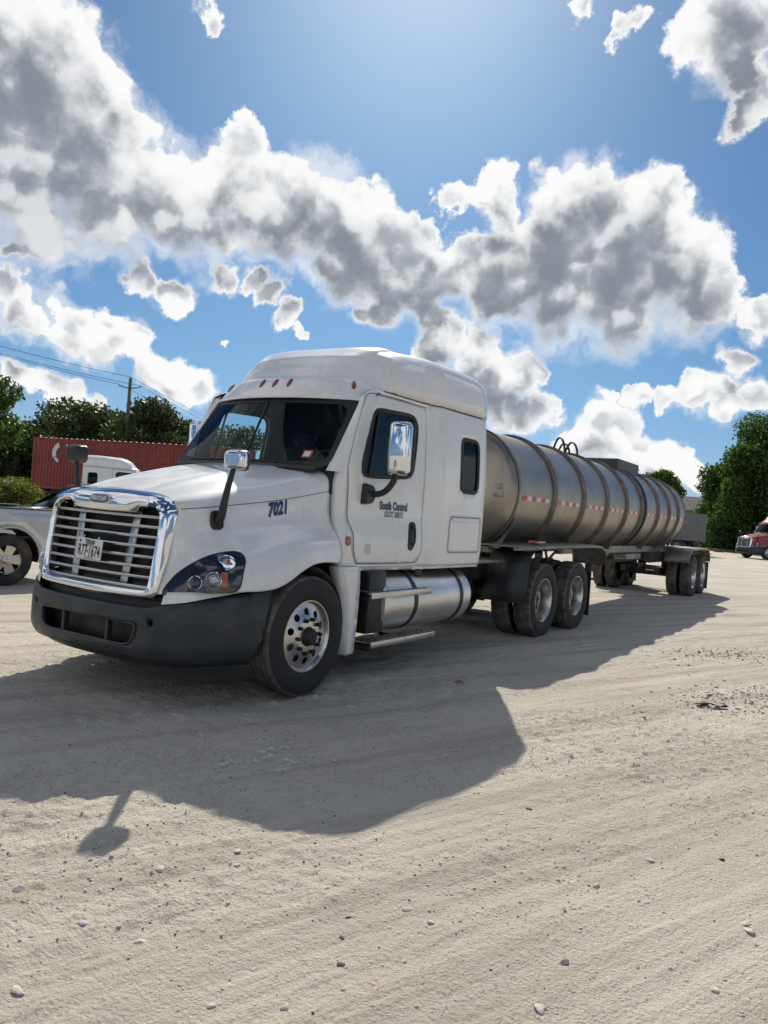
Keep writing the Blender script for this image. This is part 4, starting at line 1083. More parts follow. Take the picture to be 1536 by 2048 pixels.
# ================================================================== tank trailer
KP = 5.9
def build_trailer():
    T = empty('tank_trailer', (0, KP, 0), 0.0206)
    Y = lambda y: y-KP
    R, ZC = 0.87, 1.985
    A = (0, 0, ZC)
    shell = MB().lathe([(Y(4.75), R), (Y(8.0), R), (Y(12.0), R), (Y(15.75), R)], 72, 'y', A).obj('tank_shell', M_STEEL, T, smooth=60)
    for (y0, sg, nm) in ((4.75, -1, 'front_head'), (15.75, 1, 'rear_head')):
        pr = [(Y(y0)+sg*0.0, R-.002), (Y(y0)+sg*.05, R-.012), (Y(y0)+sg*.11, R-.06), (Y(y0)+sg*.16, R-.16), (Y(y0)+sg*.22, R-.38), (Y(y0)+sg*.26, R-.62), (Y(y0)+sg*.28, .0)]
        MB().lathe(pr, 64, 'y', A).obj(nm, M_STEEL, T, smooth=60)
    rings = [4.75, 6.15, 7.55, 8.9, 10.2, 11.35, 11.62, 12.8, 13.9, 14.9, 15.72]
    for i, y in enumerate(rings):
        w, h = (.035, .05)
        if i in (0, len(rings)-1): w, h = .02, .018
        pr = [(Y(y)-w, R), (Y(y)-w*.55, R+h), (Y(y)+w*.55, R+h), (Y(y)+w, R)]
        MB().lathe(pr, 72, 'y', A).obj('stiffener_ring', M_BLACK if i == 6 else M_RING, T, smooth=30)
    # gusset plates from the rings down to the frame
    for y in (4.85, 6.15, 7.55, 8.9, 10.2, 12.8, 14.2, 14.9):
        for s in (1, -1):
            a0 = math.radians(-28); poly = [(R*math.cos(a)*s, ZC+R*math.sin(a)) for a in np.radians(np.linspace(-25, -62, 8))]
            poly = [(x*1.03, ZC+(z-ZC)*1.03) for x, z in poly][:1]+[(x*.99, ZC+(z-ZC)*.99) for x, z in poly[1:]]+[(s*.42, 1.14), (s*.58, 1.14)]
            MB().prism(poly, lambda x, z: (x, Y(y)-.018, z), lambda x, z: (x, Y(y)+.018, z)).obj('gusset', M_DULL_ALU, T, smooth=0)
    # reflective tape between the rings on both sides
    for s in (1, -1):
        for i, (y0, y1) in enumerate(zip([4.9, 6.3, 7.7, 9.05, 10.35, 11.75, 12.95, 14.05, 15.05], [5.95, 7.35, 8.7, 10.0, 11.2, 12.6, 13.7, 14.7, 15.6])):
            zt, zb = 1.925, 1.865
            n = max(3, int(round((y1-y0)/.17)))
            for k in range(n):
                wht = k % 2 == 1
                ya, yb = y0+(y1-y0)*k/n, y0+(y1-y0)*(k+1)/n
                f = lambda y, z: (s*(math.sqrt(R*R-(z-ZC)**2)+.003), Y(y), z)
                MB().add([f(ya, zb), f(yb, zb), f(yb, zt), f(ya, zt)], [(0, 1, 2, 3)]).obj('white_tape' if wht else 'red_tape', M_TAPE_W if wht else M_TAPE_R, shell, smooth=0)
    # top gear: roll hoops, spill box, manway, walkway
    for (y, yw, h, xw) in ((7.75, .55, .20, .20), (8.25, .5, .17, .26), (8.45, .5, .17, .05)):
        P = [(xw, Y(y+yw*math.sin(a)*.5), ZC+R*.96+h*(1-abs(math.cos(a))**2.2)*1.25) for a in np.linspace(-math.pi/2, math.pi/2, 3)]
        P = [(xw-.42*(t-.5), Y(y+yw*t), ZC+R-.08+(h+.10)*math.sin(math.pi*t)**.55) for t in np.linspace(0, 1, 14)]
        MB().tube(P, .020, 8).obj('roll_hoop', M_CHASSIS, T)
    bx = MB(); y0, y1, xw, z0, z1 = 11.05, 12.70, .40, 2.70, 3.0
    for a, b in (((-xw, Y(y0), z0), (-xw+.02, Y(y1), z1)), ((xw-.02, Y(y0), z0), (xw, Y(y1), z1)), ((-xw+.02, Y(y0), z0), (xw-.02, Y(y0)+.02, z1)), ((-xw+.02, Y(y1)-.02, z0), (xw-.02, Y(y1), z1))): bx.span(a, b)
    sb = bx.obj('spill_box', M_DARKGREY, T, smooth=0)
    MB().lathe([(2.8, .25), (2.90, .25), (2.92, .27), (2.95, .27), (2.97, .0)], 24, 'z', (0, Y(11.8), 0)).obj('manway', M_DULL_ALU, sb)
    MB().lathe([(2.8, .05), (3.0, .05), (3.0, .07), (3.04, .07), (3.04, 0)], 12, 'z', (.2, Y(12.95), 0)).obj('vent', M_CHASSIS, T)
    MB().tube([(.2, Y(13.0), 2.80), (.35, Y(12.9), 2.92), (.3, Y(12.78), 2.98)], .018, 6).obj('vent_pipe', M_CHASSIS, T)
    # information plate on the front head
    for (c, sz, nm) in (((.62, Y(4.56), 1.93), (.20, .012, .10), 'placard_holder'), ((.62, Y(4.56), 2.03), (.16, .012, .07), 'hose_cap')):
        MB().box(c, sz, bevel=.004).obj(nm, M_DULL_ALU, T)
    # under-body: upper coupler, sub frame, pipes
    MB().span((-.5, Y(4.7), 1.11), (.5, Y(7.6), 1.19)).span((-.46, Y(4.9), 1.19), (-.38, Y(7.6), 1.34)).span((.38, Y(4.9), 1.19), (.46, Y(7.6), 1.34)).obj('upper_coupler', M_DULL_ALU, T, smooth=0)
    fr = MB()
    for s in (1, -1): fr.span((s*.42, Y(7.6), 1.06), (s*.50, Y(17.3), 1.20))
    for y in np.arange(8.9, 17.3, 1.2): fr.span((-.42, Y(y)-.05, 1.07), (.42, Y(y)+.05, 1.17))
    fr.obj('frame_rails', M_DULL_ALU, T, smooth=0)
    for s in (1, -1):
        lg = MB().span((s*.50-.06, Y(9.3)-.06, .72), (s*.50+.06, Y(9.3)+.06, 1.10)).span((s*.50-.045, Y(9.3)-.045, .60), (s*.50+.045, Y(9.3)+.045, .72)).span((s*.50-.12, Y(9.3)-.12, .575), (s*.50+.12, Y(9.3)+.12, .60))
        lg.obj('landing_leg', M_CHASSIS, T)
    pip = MB().tube([(0, Y(10.2), 1.12), (0, Y(10.2), .92), (0, Y(10.6), .86), (0, Y(14.2), .84)], .065, 10); pip.lathe([(-.12, .05), (-.12, .12), (.12, .12), (.12, .05)], 16, 'z', (0, Y(10.2), .98))
    pip.obj('belly_pipe', M_CHASSIS, T)
    MB().span((.36, Y(11.4), .92), (.62, Y(12.6), 1.05), bevel=.02).obj('hose_tray', M_DULL_ALU, T)
    # suspension, axles, sub-frame of the bogie
    y1 = 15.636; y2 = y1+1.23
    sub = MB()
    for s in (1, -1): sub.span((s*.40, Y(14.0), .80), (s*.50, Y(17.4), 1.06))
    sub.span((-.40, Y(14.0), .84), (.40, Y(14.12), 1.05)).span((-.40, Y(16.2), .84), (.40, Y(16.3), 1.05))
    for s in (1, -1):
        for y in (y1, y2): sub.span((s*.36, Y(y)-.55, .50), (s*.48, Y(y)+.05, .66)); sub.tube([(s*.45, Y(y)+.3, .55), (s*.45, Y(y)+.3, .82)], .11, 10)
    sub.obj('bogie', M_CHASSIS, T)
    for y in (y1, y2): MB().tube([(-1.0, Y(y), .495), (1.0, Y(y), .495)], .07, 10).obj('axle', M_CHASSIS, T)
    # fenders: long front pair over the tractor's drive wheels, rear pair over the bogie
    def fender(pr, x0, x1, s, mat, nm):
        vs = []
        for y, z in pr:
            vs += [(s*x0, Y(y), z-.02), (s*(x0+.03), Y(y), z), (s*(x1-.035), Y(y), z), (s*(x1-.008), Y(y), z-.010), (s*x1, Y(y), z-.045)]
        m = 5; fs = [(i*m+j, i*m+j+1, (i+1)*m+j+1, (i+1)*m+j) for i in range(len(pr)-1) for j in range(m-1)]
        o = obj(nm, vs, fs, mat, T, smooth=40); solid(o, .008); return o
    front = [(3.95, 1.245), (4.6, 1.25), (5.4, 1.262), (6.2, 1.268), (7.0, 1.272), (7.5, 1.272), (7.72, 1.255), (7.88, 1.20), (7.97, 1.12), (8.01, 1.02), (8.02, .93)]
    rear = [(14.83, .84), (14.87, 1.0), (14.95, 1.11), (15.08, 1.175), (15.25, 1.195), (16.2, 1.20), (17.25, 1.195), (17.42, 1.17), (17.53, 1.10), (17.60, 1.0), (17.64, .84)]
    for s in (1, -1):
        f = fender(front, .60, 1.20, s, M_DULL_ALU, 'front_fender')
        f2 = fender(rear, .62, 1.235, s, M_DULL_ALU, 'rear_fender')
        for y in (5.0, 6.0, 7.2): MB().tube([(s*.45, Y(y), 1.16), (s*.98, Y(y), 1.215)], .025, 6).obj('fender_arm', M_CHASSIS, T)
        for y in (15.2, 16.25, 17.3): MB().tube([(s*.48, Y(y), 1.0), (s*.98, Y(y), 1.15)], .025, 6).obj('fender_arm', M_CHASSIS, T)
        MB().span((s*.95, Y(5.0), 1.275), (s*1.08, Y(5.35), 1.315), bevel=.01).obj('wheel_chock', M_REDLENS, T) if s > 0 else None
        # rear struts from the tank to the bogie
        for y in (14.95, 15.45):
            MB().tube([(s*.72, Y(y), 1.56), (s*.50, Y(y)-.02, 1.08)], .028, 6).obj('strut', M_DULL_ALU, T)
        MB().span((s*.70, Y(17.62), .10), (s*1.20, Y(17.635), .82)).obj('mud_flap', M_BLACK, T)
        MB().lathe([(0, .05), (.03, .05), (.03, 0)], 14, 'y', (s*.9, Y(17.66), 1.0)).obj('tail_lamp', M_REDLENS, T)
    MB().span((-1.1, Y(17.45), .50), (1.1, Y(17.55), .60)).obj('rear_bar', M_DULL_ALU, T)
    for s in (1, -1):
        for y in (y1, y2): make_wheel(T, 'trailer', s, Y(y), .494, 1.085)
    return T
TRAILER = build_trailer()
tag(TRAILER, 'long stainless steel tank trailer with ring stiffeners coupled behind the white truck', 'tank trailer')

# ================================================================== ground
_GR = {}
def fbm2(x, y, seed, octs=5, base=1.0, rough=0.5):
    if seed not in _GR:
        rs = np.random.RandomState(seed); _GR[seed] = [rs.rand(256, 256)*2-1 for _ in range(6)]
    out = np.zeros_like(x); amp = 1.0; fr = base
    for o in range(octs):
        G = _GR[seed][o]
        xi, yi = x*fr+17.3*o, y*fr+9.1*o
        x0, y0 = np.floor(xi).astype(int), np.floor(yi).astype(int); u, v = xi-x0, yi-y0
        u, v = u*u*(3-2*u), v*v*(3-2*v)
        a, b = x0 & 255, y0 & 255; a1, b1 = (x0+1) & 255, (y0+1) & 255
        out += amp*((G[a, b]*(1-u)+G[a1, b]*u)*(1-v)+(G[a, b1]*(1-u)+G[a1, b1]*u)*v)
        amp *= rough; fr *= 2.03
    return out
GA = math.radians(20.0); GT = np.array([math.sin(GA), math.cos(GA)]); GN = np.array([math.cos(GA), -math.sin(GA)])
def ground_h(x, y):
    """loose caliche: soft undulation, tyre ruts along the lot, small lumps"""
    a = x*GN[0]+y*GN[1]; b = x*GT[0]+y*GT[1]
    h = 0.012*fbm2(x, y, 3, 3, 0.55)
    wob = a+0.10*fbm2(b, a, 5, 2, 0.25)
    h += 0.0075*fbm2(wob, b*0.05, 8, 4, 3.2, 0.66)
    h += 0.0040*fbm2(wob, b*0.10, 18, 3, 11.0, 0.62)
    rgh = sstep(fbm2(wob, b*0.25, 14, 3, 1.1), -0.35, 0.75)
    h += (0.0022+0.0065*rgh)*fbm2(x, y, 11, 5, 6.0, 0.74)
    h += (0.0012+0.0055*rgh)*np.clip(fbm2(x, y, 12, 2, 17.0, 0.7)-0.35, 0, 1)*2.2
    h += 0.0045*(0.15+rgh)*np.clip(fbm2(x, y, 13, 1, 27.0, 0.7)-0.30, 0, 1)*3
    return h
def ground_material():
    m, w, b = newmat('caliche')
    g = w.node('ShaderNodeNewGeometry'); P = g.outputs['Position']
    rot = w.node('ShaderNodeMapping', {'Vector': P}); rot.inputs['Rotation'].default_value = (0, 0, GA)
    v = rot.outputs[0]                                    # local y runs along the ruts
    st = w.vmath('MULTIPLY', v, (1.0, 0.045, 1.0))
    n_big = w.noise(P, 0.35, 6, 0.6); n_mid = w.noise(P, 2.3, 7, 0.62); n_fine = w.noise(P, 38.0, 6, 0.7)
    n_str = w.noise(st, 3.2, 7, 0.66); n_str2 = w.noise(st, 15.0, 5, 0.65)
    c = w.mix(w.ss(n_big, 0.35, 0.68), (0.61, 0.562, 0.485), (0.525, 0.482, 0.413))
    c = w.mix(w.math('MULTIPLY', w.ss(n_str, 0.46, 0.64), 0.72), c, (0.39, 0.342, 0.288))
    c = w.mix(w.math('MULTIPLY', w.ss(n_str2, 0.52, 0.70), 0.45), c, (0.63, 0.59, 0.50))
    c = w.mix(w.math('MULTIPLY', w.ss(n_mid, 0.52, 0.72), 0.40), c, (0.51, 0.440, 0.362))
    c = w.mix(w.math('MULTIPLY', w.ss(n_fine, 0.56, 0.72), 0.55), c, (0.65, 0.62, 0.54))
    grit = w.noise(P, 70.0, 3, 0.6)
    patch = w.ss(w.noise(P, 1.3, 4, 0.6), 0.40, 0.62)
    c = w.mix(w.math('MULTIPLY', w.math('MULTIPLY', w.ss(grit, 0.575, 0.66), w.math('MULTIPLY_ADD', patch, 0.65, 0.35)), 0.62), c, (0.16, 0.14, 0.12))
    vor = w.node('ShaderNodeTexVoronoi', {'Vector': P, 'Scale': 26.0})
    chip = w.math('MULTIPLY', w.ss(vor.outputs['Distance'], 0.22, 0.12), w.ss(w.noise(P, 4.0, 3, 0.6), 0.5, 0.62))
    c = w.mix(w.math('MULTIPLY', chip, 0.5), c, (0.60, 0.565, 0.51))
    w.set(b.inputs['Base Color'], c); b.inputs['Roughness'].default_value = 0.93
    b.inputs['Specular IOR Level'].default_value = 0.2
    h = w.math('ADD', w.math('MULTIPLY', n_str, 0.6), w.math('MULTIPLY', n_fine, 0.55))
    h = w.math('ADD', h, w.math('MULTIPLY', n_str2, 0.35)); h = w.math('ADD', h, w.math('MULTIPLY', chip, 0.35))
    h = w.math('ADD', h, w.math('MULTIPLY', n_mid, 0.5)); h = w.math('ADD', h, w.math('MULTIPLY', grit, 0.30))
    bn = w.node('ShaderNodeBump', {'Height': h, 'Strength': 1.0, 'Distance': 0.036}); w.L.new(bn.outputs[0], b.inputs['Normal'])
    return m
M_GROUND = ground_material()
def build_ground():
    x0, x1, y0, y1, st = -3.5, 10.0, -6.0, 13.0, 0.034
    xs = np.concatenate([np.arange(x0, 1.2, .045), np.arange(1.2, 6.6, .0165), np.arange(6.6, x1-.02, .045), [x1]])
    ys = np.concatenate([np.arange(y0, -4.4, .045), np.arange(-4.4, 1.6, .0165), np.arange(1.6, 5.0, .03), np.arange(5.0, y1-.03, .05), [y1]])
    X, Yy = np.meshgrid(xs, ys); Z = ground_h(X, Yy)
    e = np.minimum(np.minimum(X-x0, x1-X), np.minimum(Yy-y0, y1-Yy)); Z = Z*sstep(e, 0.0, 1.0)
    nx, ny = len(xs), len(ys)
    co = np.stack([X, Yy, Z], -1).reshape(-1, 3)
    B = 1500.0
    out = np.array([(x0, y0, 0), (x1, y0, 0), (x1, y1, 0), (x0, y1, 0), (-B, -B, 0), (B, -B, 0), (B, B, 0), (-B, B, 0)], float)
    k = len(co); co = np.vstack([co, out])
    i = np.arange(ny-1)[:, None]*nx+np.arange(nx-1)[None, :]
    q = np.stack([i, i+1, i+1+nx, i+nx], -1).reshape(-1, 4)
    ring = np.array([(k+4, k+5, k+1, k), (k+5, k+6, k+2, k+1), (k+6, k+7, k+3, k+2), (k+7, k+4, k, k+3)])
    q = np.vstack([q, ring])
    me = D.meshes.new('ground'); me.vertices.add(len(co)); me.vertices.foreach_set('co', co.ravel())
    me.loops.add(len(q)*4); me.loops.foreach_set('vertex_index', q.ravel().astype(np.int32))
    me.polygons.add(len(q)); me.polygons.foreach_set('loop_start', np.arange(0, len(q)*4, 4)); me.polygons.foreach_set('use_smooth', np.ones(len(q), bool))
    me.update(calc_edges=True); me.validate(); me.materials.append(M_GROUND)
    o = D.objects.new('ground', me); COL.objects.link(o); tag(o, 'pale dusty caliche lot with tyre ruts and loose stones', kind='structure')
    return o
GROUND = build_ground()

# ================================================================== stones and litter
def rock_mesh(seed, sub=1):
    rs = np.random.RandomState(seed); bm = bmesh.new(); bmesh.ops.create_icosphere(bm, subdivisions=sub, radius=1.0)
    ax = rs.uniform(0.6, 1.1, 3)*np.array([1, 1, 0.62])
    dirs = rs.randn(5, 3); dirs /= np.linalg.norm(dirs, axis=1)[:, None]; cut = rs.uniform(0.45, 0.8, 5)
    for v in bm.verts:
        c = np.array(v.co)
        for dd, k in zip(dirs, cut):
            t = c@dd
            if t > k: c = c-dd*(t-k)*0.9
        c = c*ax*(1+rs.uniform(-0.07, 0.07)); v.co = Vector(c)
    V = np.array([v.co[:] for v in bm.verts]); bm.verts.index_update(); F = np.array([[v.index for v in f.verts] for f in bm.faces]); bm.free()
    return V, F
M_STONE = pbr('pale_stone', (0.56, 0.535, 0.49), 0.9, var=0.25, vscale=14, bump=0.5, bscale=60)
M_STONE_D = pbr('dark_stone', (0.10, 0.095, 0.09), 0.85, var=0.3, vscale=14, bump=0.5, bscale=60)
ROCKS = [rock_mesh(i) for i in range(8)]
def scatter(name, n, smin, smax, mat, seed, label):
    """loose bits over the lot in front of the truck, thinning out with distance from the open foreground"""
    rs = np.random.RandomState(seed)
    x, y = rs.uniform(-2, 9.5, n*14), rs.uniform(-5.5, 12.5, n*14)
    dens = np.exp(-np.hypot(x-4.2, y+2.3)/3.6)*(0.2+0.8*sstep(fbm2(x*GN[0]+y*GN[1], (x*GT[0]+y*GT[1])*0.25, 14, 3, 1.1), -0.35, 0.75))
    ok = np.nonzero(rs.rand(n*14) < dens)[0][:n]; x, y = x[ok], y[ok]
    z = ground_h(x, y); vs, fs = [], []; k = 0
    sz = smin*(smax/smin)**(rs.rand(len(x))**2.2); an = rs.uniform(0, 6.28, len(x)); pick = rs.randint(0, 8, len(x))
    for i in range(len(x)):
        V, F = ROCKS[pick[i]]; c, q = math.cos(an[i]), math.sin(an[i]); W = V*sz[i]
        vs.append(np.stack([W[:, 0]*c-W[:, 1]*q+x[i], W[:, 0]*q+W[:, 1]*c+y[i], W[:, 2]+z[i]+sz[i]*0.12], 1)); fs.append(F+k); k += len(V)
    V = np.vstack(vs); F = np.vstack(fs)
    me = D.meshes.new(name); me.vertices.add(len(V)); me.vertices.foreach_set('co', V.ravel())
    me.loops.add(len(F)*3); me.loops.foreach_set('vertex_index', F.ravel().astype(np.int32))
    me.polygons.add(len(F)); me.polygons.foreach_set('loop_start', np.arange(0, len(F)*3, 3)); me.update(calc_edges=True)
    me.materials.append(mat); o = D.objects.new(name, me); COL.objects.link(o)
    tag(o, label, 'gravel', kind='stuff'); return o
scatter('gravel', 16000, 0.002, 0.012, M_STONE, 21, 'pale loose gravel strewn over the lot')
scatter('dark_gravel', 8500, 0.0018, 0.0085, M_STONE_D, 22, 'scattered dark chips among the pale gravel')
# single stones one can point at: (pixel x, y, size m, dark, label)
STONES = [(35,1978,.050,0,'largest pale stone lying near the lower left corner of the lot'),
 (683,1925,.030,1,'small dark stone at the bottom centre, right of the pale stones'),
 (1081,2018,.046,0,'big pale flat stone at the bottom right of the foreground'),
 (815,1817,.040,0,'grey stone in the foreground below the cab shadow, centre'),
 (861,1848,.034,0,'grey stone just right of and below the centre foreground stone'),
 (1443,1721,.034,1,'dark stone with a pale neighbour in the right foreground'),
 (1058,1619,.030,1,'dark pebble below the tip of the cab shadow'),
 (652,1775,.042,0,'pale angular stone below the round shadow of the cab roof'),
 (696,1832,.026,1,'round black pebble in the centre foreground'),
 (320,1740,.042,0,'flat white stone right of the hood mirror shadow'),
 (476,1702,.038,0,'pale stone nearest the cab shadow edge, left of centre'),
 (474,1730,.034,0,'pale flat chip midway between mirror shadow and cab shadow'),
 (40,1770,.044,0,'pale crumbly stone at the left edge of the foreground'),
 (280,1877,.038,0,'pale stone in the lower left foreground'),
 (1490,1850,.040,0,'upper of two white stones at the right edge'),
 (1498,1864,.042,0,'lower of two white stones at the right edge'),
 (1192,1773,.040,0,'white stone at right centre of the foreground'),
 (1300,1718,.036,0,'pale low stone left of the dark stone at right'),
 (1131,1926,.034,1,'dark stone pair at the lower right foreground'),
 (684,1868,.020,1,'tiny black stone at centre bottom'),
 (165,1845,.034,0,'pale chip in the left foreground'),
 (425,2005,.034,0,'pale stone at the bottom edge, left of centre'),
 (1003,1629,.026,0,'small pale pebble just beyond the cab shadow'),
 (1430,1980,.032,0,'grey pebble at the bottom right corner'),
 (570,2007,.034,0,'pale stone at the bottom edge, centre')]
for i, (px, py, s, dk, lab) in enumerate(STONES):
    p = on_axis(px, py, 2, 0.0); V, F = rock_mesh(100+i, 2)
    z = float(ground_h(np.array([p[0]]), np.array([p[1]]))[0])
    o = obj('stone', V*s*0.62*np.array([1.15, 1.0, 0.75]), F.tolist(), M_STONE_D if dk else M_STONE, smooth=0, loc=(p[0], p[1], z+s*0.04)); o.rotation_euler = (0, 0, i*1.3)
    tag(o, lab, 'stone', 'stones lying on the lot')
# torn strip of tyre rubber and a twig with an orange bit
p = on_axis(1420, 1413, 2, 0.0)
rs = np.random.RandomState(5); vs, fs = [], []
for i in range(12):
    t = i/11; z = 0.012+0.018*abs(math.sin(t*5)); wv = 0.05+0.03*math.sin(t*9)
    vs += [(t*.42-.2, wv+.03*math.sin(t*4), z), (t*.42-.2, -wv+.03*math.sin(t*4), z+.012*math.cos(t*11))]
fs = [(2*i, 2*i+1, 2*i+3, 2*i+2) for i in range(11)]
o = obj('rubber_scrap', vs, fs, M_RUBBER, loc=(p[0], p[1], 0.006)); o.rotation_euler = (0, 0, 0.5); o.scale = (.65, .65, .8); solid(o, .008)
tag(o, 'torn black strip of rubber lying on the lot at the right', 'scrap')
p = on_axis(918, 1368, 2, 0.0)
mb = MB().tube([(-.05, 0, .012), (0, .01, .03), (.05, -.01, .012)], .005, 5).tube([(0, -.045, .01), (.0, .01, .028), (.01, .05, .02)], .005, 5)
o = mb.obj('twig', pbr('orange_twig', (.30, .07, .03), .7), loc=(p[0], p[1], 0)); tag(o, 'small reddish forked twig lying in the cab shadow', 'twig')
# churned patches with broken crust
M_CLOD = pbr('dark_clod', (0.17, 0.150, 0.128), 0.95, var=0.4, vscale=20)
def crust(px, py, n, spread, seed, lab):
    rs = np.random.RandomState(seed); p = on_axis(px, py, 2, 0.0); vs, fs = [], []; k = 0
    for _ in range(n):
        V, F = ROCKS[rs.randint(8)]; s = .005*(4.6**(rs.rand()**1.6)); W = V*s*np.array([1.3, 1.3, .6])
        q = rs.randn(2)*spread; b = GT*q[0]+GN*q[1]*0.5
        x, y = p[0]+b[0], p[1]+b[1]; z = float(ground_h(np.array([x]), np.array([y]))[0])
        vs.append(W+[x, y, z+s*.2]); fs.append(F+k); k += len(V)
    o = obj('broken_crust', np.vstack(vs), np.vstack(fs).tolist(), M_CLOD if seed % 2 else M_STONE, smooth=0); tag(o, lab, 'gravel', kind='stuff')
crust(545, 1525, 160, .2, 30, 'broken crust of caliche within the cab shadow')
crust(1440, 1310, 420, .55, 31, 'dark churned clods beside the tank shadow')
crust(1480, 1400, 520, .55, 33, 'dark churned clods at the right edge of the lot')

# ================================================================== vegetation
def leaf_material(name, col, col2, trans=0.35):
    m, w, b = newmat(name)
    g = w.node('ShaderNodeNewGeometry'); n = w.noise(g.outputs['Position'], 0.9, 4, 0.6)
    rnd = g.outputs['Random Per Island']
    c = w.mix(w.math('ADD', w.math('MULTIPLY', rnd, 0.6), w.math('MULTIPLY_ADD', n, 0.8, -0.2), clamp=True), col, col2)
    w.set(b.inputs['Base Color'], c); b.inputs['Roughness'].default_value = 0.55; b.inputs['Specular IOR Level'].default_value = 0.3
    tr = w.node('ShaderNodeBsdfTranslucent', {0: w.mix(1.0, c, (1.3, 1.5, 0.5), 'MULTIPLY')})
    mx = w.node('ShaderNodeMixShader', {0: trans, 1: b.outputs[0], 2: tr.outputs[0]})
    w.L.new(mx.outputs[0], w.N['Material Output'].inputs[0])
    return m
L_OAK = leaf_material('oak_leaves', (0.028, 0.042, 0.019), (0.078, 0.092, 0.042), 0.30)
L_DARK = leaf_material('dark_leaves', (0.016, 0.030, 0.014), (0.040, 0.066, 0.022), 0.25)
L_VINE = leaf_material('vine_leaves', (0.024, 0.050, 0.014), (0.085, 0.150, 0.036), 0.42)
L_BUSH = leaf_material('bush_leaves', (0.085, 0.100, 0.028), (0.150, 0.155, 0.050), 0.4)
L_NEAR = leaf_material('near_leaves', (0.035, 0.068, 0.018), (0.085, 0.140, 0.038), 0.4)
M_BARK = pbr('bark', (0.075, 0.060, 0.047), 0.95, var=0.4, vscale=9, bump=0.8, bscale=25)
def leaves(centers, radii, n, size, seed, flat=0.75, shell=0.55):
    """n leaf-sized faces gathered in clumps through the crown"""
    rs = np.random.RandomState(seed); C = np.array(centers); Rr = np.array(radii); wgt = Rr**2; wgt /= wgt.sum()
    k = rs.choice(len(C), n, p=wgt)
    d = rs.randn(n, 3); d /= np.linalg.norm(d, axis=1)[:, None]
    rad = Rr[k]*(shell+(1.12-shell)*rs.rand(n)**0.7)
    lump = 1+0.28*np.sin(d[:, 0]*7+k)*np.sin(d[:, 1]*6+k*2)*np.sin(d[:, 2]*8+k*3)
    P = C[k]+d*(rad*lump)[:, None]*np.array([1, 1, flat])
    nrm = d*0.6+rs.randn(n, 3)*0.7; nrm /= np.linalg.norm(nrm, axis=1)[:, None]
    t = np.cross(nrm, rs.randn(n, 3)); t /= np.linalg.norm(t, axis=1)[:, None]; b = np.cross(nrm, t)
    s = size*rs.uniform(0.55, 1.35, n)[:, None]
    V = np.stack([P+t*s, P+b*s*0.55+nrm*s*0.15, P-t*s, P-b*s*0.55+nrm*s*0.15], 1).reshape(-1, 3)
    return V, np.arange(4*n).reshape(-1, 4)
def quick_mesh(name, V, Q, mat, parent):
    me = D.meshes.new(name); me.vertices.add(len(V)); me.vertices.foreach_set('co', np.asarray(V, float).ravel())
    me.loops.add(len(Q)*4); me.loops.foreach_set('vertex_index', Q.ravel().astype(np.int32))
    me.polygons.add(len(Q)); me.polygons.foreach_set('loop_start', np.arange(0, len(Q)*4, 4)); me.update(calc_edges=True)
    me.materials.append(mat); o = D.objects.new(name, me); COL.objects.link(o); o.parent = parent; return o
def tree(name, px, depth, height, width, label, mat, cat='tree', n=7000, leaf=0.16, low=0.25, seed=0, group=None, clumps=16, off=(0, 0), dome=1.0):
    rs = np.random.RandomState(seed+500); p = at_depth(px, depth); T = empty(name, (p.x+off[0], p.y+off[1], 0)); tag(T, label, cat, group)
    cs, rr = [], []
    for i in range(clumps):
        t = low+(1-low)*((i+rs.rand())/clumps); a = rs.uniform(0, 6.28)
        prof = math.sin(math.pi*min(1, 0.18+0.80*(t-low)/(1-low)))**0.6 if dome else 1
        r = width*0.5*prof*rs.uniform(0.35, 0.85); cr = width*rs.uniform(0.13, 0.24)
        cs.append((r*math.cos(a), r*math.sin(a), min(height*t, height-cr*0.8))); rr.append(cr)
    cs.append((0, 0, height-rr[-1])); rr.append(width*0.15)
    V, Q = leaves(cs, rr, n, leaf, seed); V[:, 2] = np.maximum(V[:, 2], 0.05)
    crown = quick_mesh('crown', V, Q, mat, T)
    mb = MB(); h0 = height*max(low, 0.15)
    mb.tube([(0, 0, -0.05), (0.05, 0.02, h0*0.5), (0.0, 0.1, h0), (0.15, 0, height*0.62)], [width*.035, width*.03, width*.026, width*.012], 8)
    for c in cs[::2]: mb.tube([(0, 0.05, h0*0.8), (c[0]*.5, c[1]*.5, h0*.8+(c[2]-h0*.8)*.62), c], [width*.018, width*.012, width*.004], 5)
    mb.obj('trunk', M_BARK, T)
    return T
# left: oaks behind the container, leafy tree at the frame edge, dark thicket, yellow-green bush
tree('oak_tree', 118, 62, 8.4, 8.0, 'dark broad oak behind the left end of the red container', L_OAK, seed=1, n=9000, leaf=.17, group='oaks behind the container')
tree('oak_tree', 205, 66, 8.2, 8.5, 'dark oak just left of the utility pole behind the container', L_OAK, seed=2, n=9000, leaf=.17, group='oaks behind the container')
tree('oak_tree', 292, 60, 8.6, 7.0, 'tallest dark oak just right of the utility pole', L_OAK, seed=3, n=9000, leaf=.17, group='oaks behind the container')
tree('oak_tree', 355, 64, 7.6, 6.5, 'dark oak behind the passenger side mirror of the white truck', L_OAK, seed=4, n=7000, leaf=.17, group='oaks behind the container')
tree('oak_tree', 440, 66, 7.6, 7.5, 'dark oak seen through the windows of the white cab', L_OAK, seed=5, n=6000, leaf=.18, group='oaks behind the container')
tree('leafy_tree', -66, 34, 6.0, 4.4, 'bright leafy tree cut by the left edge of the picture', L_NEAR, seed=6, n=8000, leaf=.12, low=.52)
tree('dense_tree', 10, 48, 5.2, 5.0, 'low dark tree under the leafy one at the left edge', L_DARK, seed=7, n=9000, leaf=.14, low=.05, group='dark thicket at the left')
